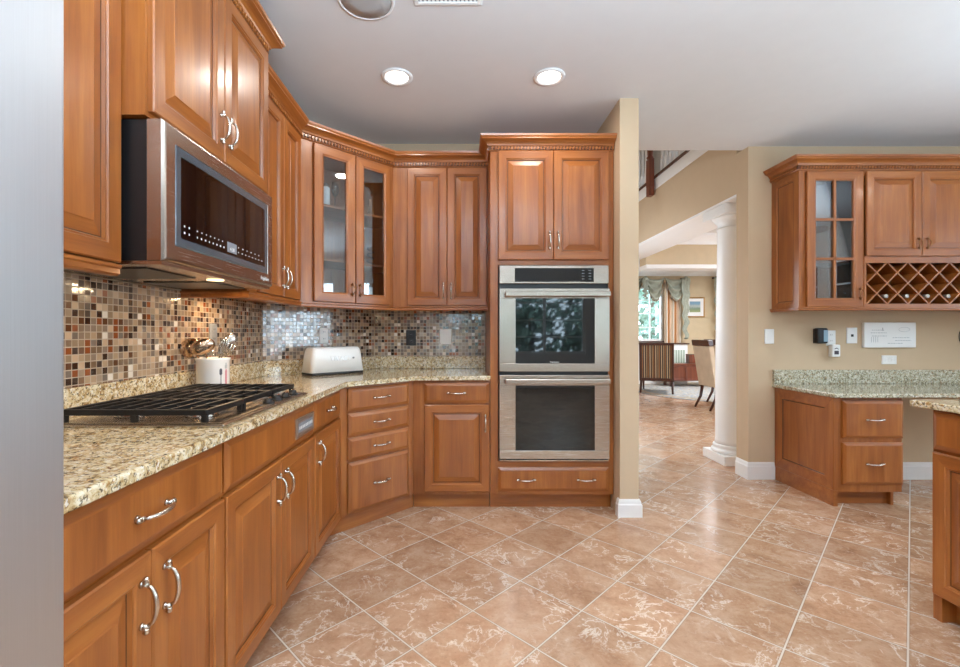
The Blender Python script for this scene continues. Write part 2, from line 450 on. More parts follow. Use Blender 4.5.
# ------------------------------------------------------------------ mesh helpers
class MB:
    def __init__(s):
        s.bm = bmesh.new()
    def box(s, x0, x1, y0, y1, z0, z1, mi=0, bev=0.0, seg=2):
        vs = [s.bm.verts.new(p) for p in ((x0, y0, z0), (x1, y0, z0), (x1, y1, z0), (x0, y1, z0), (x0, y0, z1), (x1, y0, z1), (x1, y1, z1), (x0, y1, z1))]
        fs = [s.bm.faces.new([vs[i] for i in q]) for q in ((3, 2, 1, 0), (4, 5, 6, 7), (0, 1, 5, 4), (1, 2, 6, 5), (2, 3, 7, 6), (3, 0, 4, 7))]
        for f in fs:
            f.material_index = mi
        if bev:
            es = set(e for f in fs for e in f.edges)
            r = bmesh.ops.bevel(s.bm, geom=list(es), offset=bev, segments=seg, profile=0.5, affect='EDGES')
            for f in r['faces']:
                f.material_index = mi
        return vs
    def prism(s, pts, z0, z1, mi=0, bev=0.0):
        a = [s.bm.verts.new((p[0], p[1], z0)) for p in pts]
        b = [s.bm.verts.new((p[0], p[1], z1)) for p in pts]
        n = len(pts)
        fs = [s.bm.faces.new(a[::-1]), s.bm.faces.new(b)]
        for i in range(n):
            j = (i + 1) % n
            fs.append(s.bm.faces.new((a[i], a[j], b[j], b[i])))
        for f in fs:
            f.material_index = mi
        if bev:
            es = [e for e in fs[1].edges] + [e for e in fs[0].edges]
            r = bmesh.ops.bevel(s.bm, geom=es, offset=bev, segments=3, profile=0.5, affect='EDGES')
            for f in r['faces']:
                f.material_index = mi
    def lathe(s, prof, o=(0, 0, 0), axis='z', seg=24, mi=0):
        o = Vector(o)
        def P(r, h, a):
            c, q = r * math.cos(a), r * math.sin(a)
            return o + Vector({'z': (c, q, h), 'y': (c, h, q), 'x': (h, c, q)}[axis])
        rings = []
        for r, h in prof:
            if r < 1e-6:
                rings.append([s.bm.verts.new(P(0, h, 0))])
            else:
                rings.append([s.bm.verts.new(P(r, h, 2 * math.pi * k / seg)) for k in range(seg)])
        for A, B in zip(rings, rings[1:]):
            for k in range(seg):
                l = (k + 1) % seg
                if len(A) == 1 and len(B) == 1:
                    continue
                if len(A) == 1:
                    f = s.bm.faces.new((A[0], B[k], B[l]))
                elif len(B) == 1:
                    f = s.bm.faces.new((A[k], B[0], A[l]))
                else:
                    f = s.bm.faces.new((A[k], B[k], B[l], A[l]))
                f.material_index = mi
                f.smooth = True
    def tube(s, pts, r, seg=8, mi=0, cap=True):
        pts = [Vector(p) for p in pts]
        n = len(pts)
        rs = r if isinstance(r, (list, tuple)) else [r] * n
        rings = []
        up = None
        for i, p in enumerate(pts):
            d = (pts[min(i + 1, n - 1)] - pts[max(i - 1, 0)]).normalized()
            if up is None:
                up = Vector((0, 0, 1)) if abs(d.z) < 0.9 else Vector((1, 0, 0))
            a = d.cross(up).normalized()
            b = a.cross(d).normalized()
            up = b
            rings.append([s.bm.verts.new(p + rs[i] * (math.cos(2 * math.pi * k / seg) * a + math.sin(2 * math.pi * k / seg) * b)) for k in range(seg)])
        for A, B in zip(rings, rings[1:]):
            for k in range(seg):
                l = (k + 1) % seg
                f = s.bm.faces.new((A[k], A[l], B[l], B[k]))
                f.material_index = mi
                f.smooth = True
        if cap:
            s.bm.faces.new(rings[0][::-1]).material_index = mi
            s.bm.faces.new(rings[-1]).material_index = mi
    def ball(s, c, r, mi=0, seg=12, sx=1, sy=1, sz=1):
        prof = [(r * math.sin(math.pi * i / (seg // 2)), -r * math.cos(math.pi * i / (seg // 2))) for i in range(seg // 2 + 1)]
        prof[0] = (0, -r)
        prof[-1] = (0, r)
        n0 = len(s.bm.verts)
        s.lathe(prof, (0, 0, 0), 'z', seg, mi)
        s.bm.verts.ensure_lookup_table()
        for v in s.bm.verts[n0:]:
            v.co = Vector((v.co.x * sx, v.co.y * sy, v.co.z * sz)) + Vector(c)
    def rings(s, x0, x1, z0, z1, prof, cap=True, closed=False, mats=(0, 1), dark=()):
        """rectangular concentric rings in the xz plane, prof = [(inset, y)]; horizontal sides take mats[1]"""
        rr = []
        for i, y in prof:
            rr.append([s.bm.verts.new(p) for p in ((x0 + i, y, z0 + i), (x1 - i, y, z0 + i), (x1 - i, y, z1 - i), (x0 + i, y, z1 - i))])
        pairs = list(zip(rr, rr[1:]))
        if closed:
            pairs.append((rr[-1], rr[0]))
        for q, (A, B) in enumerate(pairs):
            for k in range(4):
                l = (k + 1) % 4
                f = s.bm.faces.new((A[k], A[l], B[l], B[k]))
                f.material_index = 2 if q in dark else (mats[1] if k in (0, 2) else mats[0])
        if cap and not closed:
            s.bm.faces.new(rr[-1]).material_index = mats[0]
            s.bm.faces.new(rr[0][::-1]).material_index = mats[0]
    def sweep(s, path, prof, k0=0.0, k1=0.0, mi=0):
        """sweep a closed profile [(out, z)] along an xy polyline; outward = right-hand side of the path"""
        P = [Vector(p) for p in path]
        n = len(P)
        ds = [(P[i + 1] - P[i]).normalized() for i in range(n - 1)]
        ns = [Vector((d.y, -d.x)) for d in ds]
        rows = []
        for i in range(n):
            if i == 0:
                off = ns[0] + ds[0] * k0
            elif i == n - 1:
                off = ns[-1] + ds[-1] * k1
            else:
                m = (ns[i - 1] + ns[i]).normalized()
                off = m / max(0.2, m.dot(ns[i]))
            rows.append([s.bm.verts.new((P[i].x + off.x * o, P[i].y + off.y * o, z)) for o, z in prof])
        m = len(prof)
        for A, B in zip(rows, rows[1:]):
            for k in range(m):
                l = (k + 1) % m
                s.bm.faces.new((A[k], B[k], B[l], A[l])).material_index = mi
        s.bm.faces.new(rows[0]).material_index = mi
        s.bm.faces.new(rows[-1][::-1]).material_index = mi
    def xform(s, mat, n0=0):
        s.bm.verts.ensure_lookup_table()
        for v in s.bm.verts[n0:]:
            v.co = mat @ v.co
    def count(s):
        return len(s.bm.verts)
    def build(s, name, mats, parent=None, smooth=None, loc=None, rot=None):
        bmesh.ops.recalc_face_normals(s.bm, faces=s.bm.faces)
        me = bpy.data.meshes.new(name)
        s.bm.to_mesh(me)
        s.bm.free()
        if not isinstance(mats, (list, tuple)):
            mats = [mats]
        for m in mats:
            me.materials.append(M[m] if isinstance(m, str) else m)
        if smooth:
            for p in me.polygons:
                p.use_smooth = True
        o = bpy.data.objects.new(name, me)
        COL.objects.link(o)
        if parent:
            o.parent = parent
        if loc:
            o.location = loc
        if rot:
            o.rotation_euler = rot
        return o

def tag(o, label, cat, group=None, kind='thing'):
    o['label'] = label
    o['category'] = cat
    o['kind'] = kind
    if group:
        o['group'] = group
    return o

def thing(name, label, cat, loc=(0, 0, 0), rotz=0.0, group=None):
    o = bpy.data.objects.new(name, None)
    o.empty_display_size = 0.05
    COL.objects.link(o)
    o.location = loc
    o.rotation_euler = (0, 0, rotz)
    return tag(o, label, cat, group)

def struct(o, label=None, cat=None):
    o['kind'] = 'structure'
    if label:
        o['label'] = label
        o['category'] = cat
    return o

def text(body, name, size, mat, parent, loc, rot, ext=0.0006):
    c = bpy.data.curves.new(name, 'FONT')
    c.body = body
    c.size = size
    c.extrude = ext
    c.resolution_u = 3
    c.align_x = 'CENTER'
    c.align_y = 'CENTER'
    tmp = bpy.data.objects.new('lettering_source', c)
    COL.objects.link(tmp)
    me = bpy.data.meshes.new_from_object(tmp.evaluated_get(bpy.context.evaluated_depsgraph_get()))
    bpy.data.objects.remove(tmp)
    me.materials.clear()
    me.materials.append(M[mat])
    o = bpy.data.objects.new(name, me)
    COL.objects.link(o)
    o.parent = parent
    o.location = loc
    o.rotation_euler = rot
    return o
# ------------------------------------------------------------------ room shell
XL, YB, YH = -1.34, 3.67, 3.72          # left wall, back wall, hutch wall
XR, YN, ZC = 5.5, -3.9, 2.743           # right wall, rear wall, ceiling

def wall(name, axis, p0, p1, a0, a1, z0, z1, holes, mat):
    """box wall with rectangular openings: axis 'x' runs along x between y=p0..p1, 'y' along y between x=p0..p1"""
    m = MB()
    cuts = sorted(set([a0, a1] + [c for h in holes for c in h[:2]]))
    for c0, c1 in zip(cuts, cuts[1:]):
        mid = (c0 + c1) / 2
        spans = [(z0, z1)]
        for h in holes:
            if h[0] < mid < h[1]:
                spans = [(z0, h[2]), (h[3], z1)]
        for s0, s1 in spans:
            if axis == 'x':
                m.box(c0, c1, p0, p1, s0, s1)
            else:
                m.box(p0, p1, c0, c1, s0, s1)
    return struct(m.build(name, mat))

m = MB(); m.box(-1.6, 6.7, -4.1, 11.3, -0.12, 0.0)
struct(m.build('floor', 'floor'))
m = MB(); m.prism([(-1.5, -4.1), (5.6, -4.1), (5.6, 3.8), (-1.5, 3.8)], ZC, ZC + 0.22)
struct(m.build('ceiling', 'ceiling'))
wall('wall_left', 'y', XL - 0.14, XL, -4.0, 3.8, 0, ZC, [], 'tan_wall')
wall('wall_back', 'x', YB, YB + 0.13, XL, 1.04, 0, ZC, [], 'tan_wall')
m = MB(); m.prism([(XL, 3.03), (-0.70, YB), (XL, YB)], 0, ZC)
struct(m.build('wall_corner', 'tan_wall'))
m = MB()
m.box(1.042, 1.165, 2.957, 11.0, 0, ZC)
m.box(1.042, 1.165, 3.80, 11.0, ZC, 5.4)
struct(m.build('wall_end', 'tan_wall'))
m = MB(); m.box(2.37, 5.6, YH, 3.88, 0, ZC)
struct(m.build('wall_hutch', 'tan_wall'))
wall('wall_right', 'y', XR, XR + 0.12, -4.0, YH, 0, ZC, [(a, b, 0.8, 2.3) for a, b in RW], 'white_wall')  # white chosen for this unseen wall to bounce neutral light
wall('wall_rear', 'x', YN - 0.12, YN, XL, XR, 0, ZC, [(a, b, 0.75, 2.25) for a, b in BW], 'white_wall')  # also unseen, coloured white so the bounced light stays neutral

# beam over the open passage, upper landing and far rooms
m = MB(); m.box(2.37, 2.87, 3.88, 11.0, 2.40, 2.955)
struct(m.build('wall_beam', 'tan_wall'))
m = MB(); m.box(2.372, 2.868, 3.885, 10.95, 2.38, 2.40)
struct(m.build('trim_1', 'white_trim'))
m = MB(); m.box(2.362, 2.45, 3.885, 11.0, 2.9552, 3.085)
struct(m.build('trim_2', 'white_trim'))
m = MB(); m.box(2.87, 6.6, 3.885, 11.0, ZC, ZC + 0.2)
struct(m.build('ceiling_dining', 'ceiling'))
m = MB(); m.box(1.165, 6.6, 3.805, 11.1, 5.4, 5.5)
struct(m.build('ceiling_upper', 'ceiling'))
m = MB(); m.box(4.0, 4.1, 3.885, 11.0, 2.95, 5.4)
struct(m.build('wall_upper', 'white_wall'))
m = MB(); m.box(1.165, 4.0, 3.68, 3.80, ZC + 0.22, 5.4)
struct(m.build('wall_above', 'white_wall'))
wall('wall_far', 'x', 11.0, 11.12, 1.04, 6.6, 0, 5.4, [(3.70, 4.94, 1.02, 2.35)], 'dining_wall')
wall('wall_dining', 'y', 6.5, 6.62, 3.885, 11.0, 0, ZC, [(7.8, 10.0, 0.9, 2.3)], 'dining_wall')
m = MB(); m.box(2.872, 6.5, 7.0, 7.25, 2.27, ZC)
struct(m.build('wall_header', 'dining_wall'))
m = MB()
m.sweep([(2.872, 7.0), (6.49, 7.0)], [(0, 2.58), (0.02, 2.58), (0.03, 2.62), (0.08, 2.69), (0.10, 2.70), (0.10, ZC), (0, ZC)])
m.box(2.875, 6.49, 6.985, 7.265, 2.21, 2.27)
struct(m.build('trim_3', 'white_trim'))
m = MB()
m.sweep([(2.875, 11.0), (6.49, 11.0)], [(0, 2.60), (0.02, 2.60), (0.03, 2.64), (0.09, 2.70), (0.10, ZC), (0, ZC)])
struct(m.build('trim_4', 'white_trim'))

def bboard(name, path, h=0.14):
    m = MB()
    m.sweep(path, [(0.0, 0), (0.017, 0), (0.017, h - 0.035), (0.012, h - 0.028), (0.010, h - 0.012), (0.004, h), (0.0, h)])
    struct(m.build(name, 'white_trim'))
bboard('baseboard_end', [(1.041, 2.99), (1.041, 2.956), (1.166, 2.956), (1.166, 10.9)][0:4], 0.115)
bboard('baseboard_hutch', [(2.369, 3.87), (2.369, 3.719), (2.58, 3.719)])
bboard('baseboard_desk', [(3.05, 3.719), (5.49, 3.719)])
bboard('baseboard_far', [(1.2, 10.999), (6.49, 10.999)])

def window(name, axis, p, a0, a1, z0, z1, cols, rows, sgn):
    """frame, muntins and pane standing in a wall opening; axis as for wall()"""
    m = MB()
    def bx(c0, c1, d0, d1, s0, s1):
        if axis == 'x':
            m.box(c0, c1, d0, d1, s0, s1)
        else:
            m.box(d0, d1, c0, c1, s0, s1)
    f = 0.05
    g = 0.001
    bx(a0 + g, a1 - g, p, p + 0.08, z0 + g, z0 + f); bx(a0 + g, a1 - g, p, p + 0.08, z1 - f, z1 - g)
    bx(a0 + g, a0 + f, p, p + 0.08, z0 + f, z1 - f); bx(a1 - f, a1 - g, p, p + 0.08, z0 + f, z1 - f)
    for i in range(1, cols):
        c = a0 + (a1 - a0) * i / cols
        w = 0.03 if i * 2 == cols else 0.011
        bx(c - w, c + w, p + 0.02, p + 0.06, z0 + f, z1 - f)
    for i in range(1, rows):
        c = z0 + (z1 - z0) * i / rows
        bx(a0 + f, a1 - f, p + 0.025, p + 0.055, c - 0.011, c + 0.011)
    o = struct(m.build(name, 'white_trim'))
    m = MB()
    bx(a0 + f, a1 - f, p + 0.038, p + 0.042, z0 + f, z1 - f)
    m.build('pane', 'glass', o)
    return o
i = 1
for a, b in RW:
    window('window_%d' % i, 'y', XR + 0.02, a, b, 0.8, 2.3, 2, 4, 1); i += 1
for a, b in BW:
    window('window_%d' % i, 'x', YN - 0.10, a, b, 0.75, 2.25, 2, 4, 1); i += 1
window('window_%d' % i, 'x', 11.02, 3.70, 4.94, 1.02, 2.35, 4, 4, 1); i += 1
window('window_%d' % i, 'y', 6.52, 7.8, 10.0, 0.9, 2.3, 4, 4, 1); i += 1
m = MB(); m.box(3.6, 5.04, 10.93, 10.999, 0.985, 1.018, bev=0.006)
struct(m.build('trim_5', 'dark_wood_h'))

# column at the end of the hutch wall
t = thing('round_column', 'white round column with square plinth at the end of the hutch wall', 'column', (2.565, 4.255, 0))
m = MB(); m.box(-0.185, 0.185, -0.185, 0.185, 0.0, 0.085, bev=0.004)
m.build('plinth', 'white_trim', t)
m = MB(); m.lathe([(0, 0.085), (0.178, 0.085), (0.186, 0.10), (0.178, 0.118), (0.168, 0.122), (0.164, 0.135), (0.168, 0.15), (0.165, 0.158), (0.152, 0.165), (0, 0.165)], seg=48)
m.build('base_ring', 'white_trim', t)
m = MB(); m.lathe([(0, 0.165), (0.152, 0.165), (0.147, 0.2), (0.145, 0.9), (0.128, 2.16), (0.134, 2.175), (0.134, 2.19), (0, 2.19)], seg=48)
m.build('shaft', 'white_trim', t)
m = MB(); m.lathe([(0, 2.19), (0.13, 2.19), (0.13, 2.235), (0.145, 2.25), (0.165, 2.275), (0.175, 2.29), (0, 2.29)], seg=48)
m.box(-0.185, 0.185, -0.185, 0.185, 2.29, 2.378, bev=0.004)
m.build('capital', 'white_trim', t)

# stair landing railing
t = thing('balcony_railing', 'white balusters with a dark wood newel and rail above the passage beam', 'railing', (2.40, 3.9, 3.086))
m = MB(); m.box(-0.052, 0.035, 0, 7.0, 0.0, 0.032, bev=0.004)
m.build('bottom_rail', 'dark_wood_h', t)
m = MB(); m.box(-0.035, 0.035, 0, 7.0, 0.86, 0.92, bev=0.012)
m.build('handrail', 'dark_wood_h', t)
yy = 0.10
k = 0
while yy < 6.9 and k < 60:
    if abs(yy - 1.62) > 0.10:
        m = MB()
        m.box(-0.017, 0.017, yy - 0.017, yy + 0.017, 0.028, 0.19)
        m.lathe([(0.012, 0.19), (0.019, 0.21), (0.012, 0.23), (0.017, 0.32), (0.013, 0.6), (0.010, 0.86)], (0, yy, 0), seg=8)
        m.build('baluster', 'white_trim', t)
    yy += 0.115
    k += 1
n = thing('newel_post', 'dark red wood newel post standing in the white landing railing', 'newel post', (2.334, 5.52, 2.99))
m = MB(); m.box(-0.05, 0.012, -0.05, 0.05, -0.11, 0.0, bev=0.006)
m.box(-0.05, 0.012, -0.05, 0.05, 0.0, 0.34, bev=0.004)
m.build('base_block', 'red_wood', n)
m = MB(); m.lathe([(0.034, 0.34), (0.042, 0.36), (0.03, 0.38), (0.04, 0.5), (0.028, 0.8), (0.038, 0.84), (0.038, 0.9), (0, 0.9)], (-0.02, 0, 0), seg=16)
m.build('turned_shaft', 'red_wood', n)
m = MB(); m.lathe([(0, 0.9), (0.045, 0.9), (0.05, 0.93), (0.03, 0.96), (0.04, 1.0), (0, 1.04)], (-0.02, 0, 0), seg=16)
m.build('cap', 'red_wood', n)

# ------------------------------------------------------------------ ceiling fittings
def recessed(x, y, label):
    t = thing('recessed_light', label, 'ceiling light', (x, y, ZC), 0, 'recessed ceiling lights')
    m = MB(); m.lathe([(0.066, -0.001), (0.095, -0.001), (0.093, -0.007), (0.076, -0.010), (0.068, -0.004), (0.066, -0.001)], seg=40)
    m.build('trim_ring', 'white_trim', t)
    m = MB(); m.lathe([(0, -0.003), (0.067, -0.003), (0.067, -0.0012), (0, -0.0012)], seg=32)
    m.build('lens', 'lens_glow', t)
    lamp('recessed_light_bulb', 'AREA', (x, y, ZC - 0.012), (0, 0, 0), 4.5, (1, 0.95, 0.88), 0.13)
recessed(-0.385, 2.71, 'lit round recessed light in front of the glass corner cabinet')
recessed(0.53, 2.71, 'lit round recessed light in front of the tall oven cabinet')
t = thing('ceiling_speaker', 'round grey speaker grille set flush in the white ceiling', 'speaker', (-0.44, 2.085, ZC))
m = MB(); m.lathe([(0.118, -0.001), (0.132, -0.001), (0.130, -0.006), (0.118, -0.008), (0.118, -0.001)], seg=48)
m.build('rim', 'white_trim', t)
m = MB(); m.lathe([(0, -0.008), (0.06, -0.0075), (0.118, -0.006), (0.118, -0.001), (0, -0.001)], seg=48)
m.build('grille', plain('speaker_mesh', srgb(176, 176, 176), 0.6, bump=0.6, bscale=900), t)
t = thing('ceiling_vent', 'white slotted air vent in the ceiling at the top edge', 'air vent', (-0.06, 2.0, ZC))
m = MB(); m.rings(-0.16, 0.16, -0.115, 0.115, [(0, 0), (0.0, -0.004), (0.006, -0.008), (0.022, -0.008), (0.024, -0.002), (0.024, 0)], closed=True)
m.xform(Matrix(((1, 0, 0, 0), (0, 0, 1, 0), (0, 1, 0, 0), (0, 0, 0, 1))))
m.build('frame', 'white_trim', t)
for k in range(14):
    m = MB(); x = -0.125 + k * 0.0192
    m.box(x - 0.006, x + 0.006, -0.09, 0.09, -0.006, -0.0045)
    m.build('slat', 'white_trim', t)
m = MB(); m.box(-0.136, 0.136, -0.091, 0.091, -0.003, -0.001)
m.build('backing', 'grey_plastic', t)
# ------------------------------------------------------------------ cabinet kit (local frame: x along the face, -y out of it, z up)
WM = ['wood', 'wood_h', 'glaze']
PANEL = [(0, -0.001), (0, -0.016), (0.004, -0.020), (0.050, -0.020), (0.054, -0.016), (0.058, -0.0165), (0.062, -0.008), (0.0655, -0.0075), (0.098, -0.0170), (0.101, -0.0190)]
SLAB = [(0, -0.001), (0, -0.011), (0.004, -0.013), (0.018, -0.0195), (0.022, -0.020)]

def bow_pull(parent, x, z, vertical=True, L=0.125, y=-0.020, mat='nickel', name='handle'):
    m = MB()
    h = L / 2
    a = h - 0.016
    pts, rs = [], []
    for i in range(13):
        q = -1 + i / 6
        pts.append((0, -0.012 - 0.022 * math.sqrt(max(0, 1 - q * q)) ** 1.1, a * q))
        rs.append(0.0038 + 0.0022 * (1 - q * q))
    m.tube(pts, rs, 8)
    for s in (-1, 1):
        m.lathe([(0, 0), (0.0085, 0), (0.007, -0.004), (0.005, -0.007), (0.0062, -0.016), (0, -0.017)], (0, 0, s * a), 'y', 10)
        m.lathe([(0, s * (a + 0.002)), (0.006, s * (a + 0.003)), (0.008, s * (a + 0.006)), (0.005, s * (a + 0.009)), (0.0075, s * (a + 0.012)), (0.005, s * (a + 0.016)), (0, s * (a + 0.017))], (0, -0.011, 0), 'z', 10)
    if not vertical:
        m.xform(Matrix.Rotation(R(90), 4, 'Y'))
    m.xform(Matrix.Translation((x, y, z)))
    return m.build(name, mat, parent)

def oval_pull(parent, x, z, L=0.095, y=-0.020):
    m = MB()
    a = L / 2 - 0.014
    for s in (-1, 1):
        pts = []
        for i in range(13):
            q = -1 + i / 6
            pts.append((s * 0.014 * (1 - q * q), -0.012 - 0.010 * (1 - q * q), a * q))
        m.tube(pts, 0.0033, 6)
    for s in (-1, 1):
        m.lathe([(0, 0), (0.007, 0), (0.0045, -0.005), (0.006, -0.014), (0, -0.016)], (0, 0, s * a), 'y', 10)
        m.lathe([(0, s * a), (0.006, s * (a + 0.003)), (0.004, s * (a + 0.006)), (0.006, s * (a + 0.009)), (0.003, s * (a + 0.013)), (0, s * (a + 0.014))], (0, -0.011, 0), 'z', 10)
    m.xform(Matrix.Translation((x, y, z)))
    return m.build('handle', 'bronze', parent)

def door(t, x0, x1, z0, z1, handle=None, kind='panel', name='door', pull='bow'):
    m = MB()
    if kind == 'slab':
        m.rings(x0, x1, z0, z1, SLAB)
    elif kind == 'panel':
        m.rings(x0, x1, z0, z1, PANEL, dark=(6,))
    else:
        w = 0.068
        m.rings(x0, x1, z0, z1, [(w, -0.001), (0, -0.001), (0, -0.016), (0.004, -0.020), (w - 0.012, -0.020), (w - 0.004, -0.015), (w, -0.014)], closed=True)
        if kind == 'lights':
            c = (x0 + x1) / 2
            m.box(c - 0.009, c + 0.009, -0.018, -0.006, z0 + w, z1 - w)
            for k in (1, 2):
                zz = z0 + w + (z1 - z0 - 2 * w) * k / 3
                m.box(x0 + w, x1 - w, -0.018, -0.006, zz - 0.009, zz + 0.009, 1)
    d = m.build(name, WM, t)
    if kind in ('glass', 'lights'):
        m = MB()
        m.box(x0 + 0.065, x1 - 0.065, -0.005, -0.002, z0 + 0.065, z1 - 0.065)
        m.build('pane', 'cab_glass', d)
    if handle:
        hx, hz, vert = handle
        if pull == 'oval':
            oval_pull(d, hx, hz)
        else:
            bow_pull(d, hx, hz, vert, y=-0.020 if kind != 'x' else -0.02)
    return d

def drawer(t, x0, x1, z0, z1, pulls=None):
    d = door(t, x0, x1, z0, z1, None, 'slab', 'drawer')
    for hx in (pulls if pulls is not None else [(x0 + x1) / 2]):
        bow_pull(d, hx, (z0 + z1) / 2, False, 0.130)
    return d

def crown(t, path, z, k0=0.0, k1=0.0, h=0.095):
    s = h / 0.095
    prof = [(-0.01, 0), (0.010, 0), (0.013, 0.005), (0.013, 0.031), (0.020, 0.034), (0.024, 0.044), (0.036, 0.056), (0.052, 0.064), (0.060, 0.068), (0.060, 0.075), (0.068, 0.083), (0.072, 0.095), (-0.01, 0.095)]
    m = MB()
    m.sweep(path, [(o, z + q * s) for o, q in prof], k0, k1)
    c = m.build('crown_moulding', 'wood_h', t)
    m = MB()
    P = [Vector(p) for p in path]
    for A, B in zip(P, P[1:]):
        d = (B - A)
        L = d.length
        d.normalize()
        nrm = Vector((d.y, -d.x))
        n = max(1, int(L / 0.022))
        for i in range(n):
            q = A + d * (L * (i + 0.5) / n)
            n0 = m.count()
            m.box(-0.0065, 0.0065, -0.008, 0.003, -0.0105, 0.0105, bev=0.002, seg=1)
            ang = math.atan2(d.y, d.x)
            m.xform(Matrix.Translation((q.x + nrm.x * 0.0145, q.y + nrm.y * 0.0145, z + 0.018 * s)) @ Matrix.Rotation(ang, 4, 'Z') @ Matrix.Rotation(R(18), 4, 'Y'), n0)
    m.build('rope_bead', 'wood', c)
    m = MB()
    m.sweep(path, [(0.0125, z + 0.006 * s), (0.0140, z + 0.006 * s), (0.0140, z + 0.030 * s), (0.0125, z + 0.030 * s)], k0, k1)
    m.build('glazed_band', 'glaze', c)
    return c

def light_rail(t, path, z1=1.402, h=0.032, k0=0.0, k1=0.0):
    m = MB()
    m.sweep(path, [(-0.020, z1 - h), (0.004, z1 - h), (0.012, z1 - h + 0.006), (0.012, z1 - 0.012), (0.018, z1 - 0.008), (0.018, z1), (-0.020, z1)], k0, k1)
    return m.build('light_rail', 'wood_h', t)

def carcass(t, w, d, z0, z1, toe=None):
    m = MB()
    m.box(0.0006, w - 0.0006, 0, d, z0, z1)
    b = m.build('body', WM, t)
    if toe:
        m = MB()
        m.box(0.001, w - 0.001, toe, d, 0.0, z0 - 0.0005, 1)
        m.build('toe_kick', WM, t)
    return b
LEFT = R(90)
ZB0, ZB1 = 0.105, 0.884

# --- base run along the left wall (frame face at x=-0.725)
t = thing('base_cabinet', 'double-door base cabinet with one wide drawer beside the refrigerator', 'cabinet', (-0.725, 0.705, 0), LEFT, 'base cabinets')
W = 1.353 - 0.705
carcass(t, W, 0.612, ZB0, ZB1, 0.06)
drawer(t, 0.006, W - 0.005, 0.718, 0.874, [0.325])
c = 1.032 - 0.705
door(t, 0.006, c - 0.002, 0.112, 0.706, (c - 0.038, 0.600, True))
door(t, c + 0.002, W - 0.005, 0.112, 0.706, (c + 0.040, 0.600, True))

t = thing('base_cabinet', 'double-door base cabinet under the gas cooktop with a metal control plate', 'cabinet', (-0.725, 1.354, 0), LEFT, 'base cabinets')
W = 2.178 - 1.354
carcass(t, W, 0.612, ZB0, ZB1, 0.06)
fp = door(t, 0.006, W - 0.004, 0.718, 0.874, None, 'slab', 'false_drawer_front')
m = MB(); m.rings(0.565, 0.785, 0.748, 0.832, [(0, -0.0195), (0, -0.026), (0.003, -0.028), (0.016, -0.028), (0.019, -0.025)], mats=(0, 0))
cp = m.build('control_plate', plain('bronze_grey_plate', srgb(150, 132, 118), 0.4, metal=0.6), fp)
m = MB(); m.box(0.588, 0.762, -0.0275, -0.0252, 0.772, 0.810)
for i in range(9):
    x = 0.597 + i * 0.0195
    m.box(x - 0.004, x + 0.004, -0.0295, -0.0274, 0.784, 0.797, 1)
m.build('button_row', ['grey_plastic', 'print_white'], fp)
c = 0.415
door(t, 0.006, c - 0.002, 0.112, 0.706, (c - 0.035, 0.600, True))
door(t, c + 0.002, W - 0.004, 0.112, 0.706, (c + 0.040, 0.600, True))

t = thing('base_cabinet', 'narrow base cabinet with one drawer and one door next to the angled corner drawers', 'cabinet', (-0.725, 2.179, 0), LEFT, 'base cabinets')
W = 2.672 - 2.179
carcass(t, W, 0.612, ZB0, ZB1, 0.06)
drawer(t, 0.006, 0.470, 0.718, 0.874)
door(t, 0.006, 0.470, 0.112, 0.706, (0.052, 0.610, True))

# --- angled corner drawer unit
D45 = R(45)
def to_local(org, ang, p):
    dx, dy = p[0] - org[0], p[1] - org[1]
    return (dx * math.cos(ang) + dy * math.sin(ang), -dx * math.sin(ang) + dy * math.cos(ang))
org = (-0.725, 2.673)
t = thing('corner_base_cabinet', 'angled corner base cabinet with four stacked drawers', 'cabinet', (org[0], org[1], 0), D45)
poly = [(-0.725, 2.674), (-0.328, 3.069), (-0.328, 3.664), (-0.70, 3.664), (-1.332, 3.032), (-1.332, 2.674)]
m = MB(); m.prism([to_local(org, D45, p) for p in poly], ZB0, ZB1)
m.build('body', WM, t)
poly2 = [(-0.775, 2.676), (-0.331, 3.125), (-0.331, 3.66), (-0.72, 3.66), (-1.32, 3.06), (-1.32, 2.676)]
m = MB(); m.prism([to_local(org, D45, p) for p in poly2], 0, ZB0 - 0.0005, 1)
m.build('toe_kick', WM, t)
for z0, z1 in ((0.730, 0.870), (0.583, 0.716), (0.434, 0.568), (0.116, 0.420)):
    drawer(t, 0.058, 0.517, z0, z1)

# --- back base unit
t = thing('base_cabinet', 'single-door base cabinet with a drawer left of the tall oven cabinet', 'cabinet', (-0.327, 3.07, 0), 0, 'base cabinets')
W = 0.197 + 0.327
carcass(t, W, 0.595, ZB0, ZB1, 0.055)
drawer(t, 0.078, 0.515, 0.729, 0.866)
door(t, 0.078, 0.515, 0.128, 0.716, (0.490, 0.595, True))

# --- tall oven cabinet (built around the oven bay)
t = thing('oven_cabinet', 'tall cabinet around the double wall oven with two upper doors and bottom drawer', 'cabinet', (0.2, 3.07, 0), 0)
W = 0.838
m = MB()
m.box(0.0, 0.052, 0, 0.595, 0.105, 2.45); m.box(W - 0.033, W, 0, 0.595, 0.105, 2.45)
m.box(0.052, W - 0.033, 0, 0.595, 1.667, 2.45, 1); m.box(0.052, W - 0.033, 0, 0.595, 0.105, 0.333, 1)
m.build('body', WM, t)
m = MB(); m.box(0.002, W - 0.002, 0.055, 0.595, 0, 0.1045, 1)
m.build('toe_kick', WM, t)
door(t, 0.052, 0.424, 1.70, 2.437, (0.398, 1.83, True))
door(t, 0.428, 0.802, 1.70, 2.437, (0.455, 1.83, True))
drawer(t, 0.052, 0.802, 0.132, 0.292, [0.24, 0.645])
crown(t, [(0, 0.21), (0, 0), (W, 0)], 2.438)

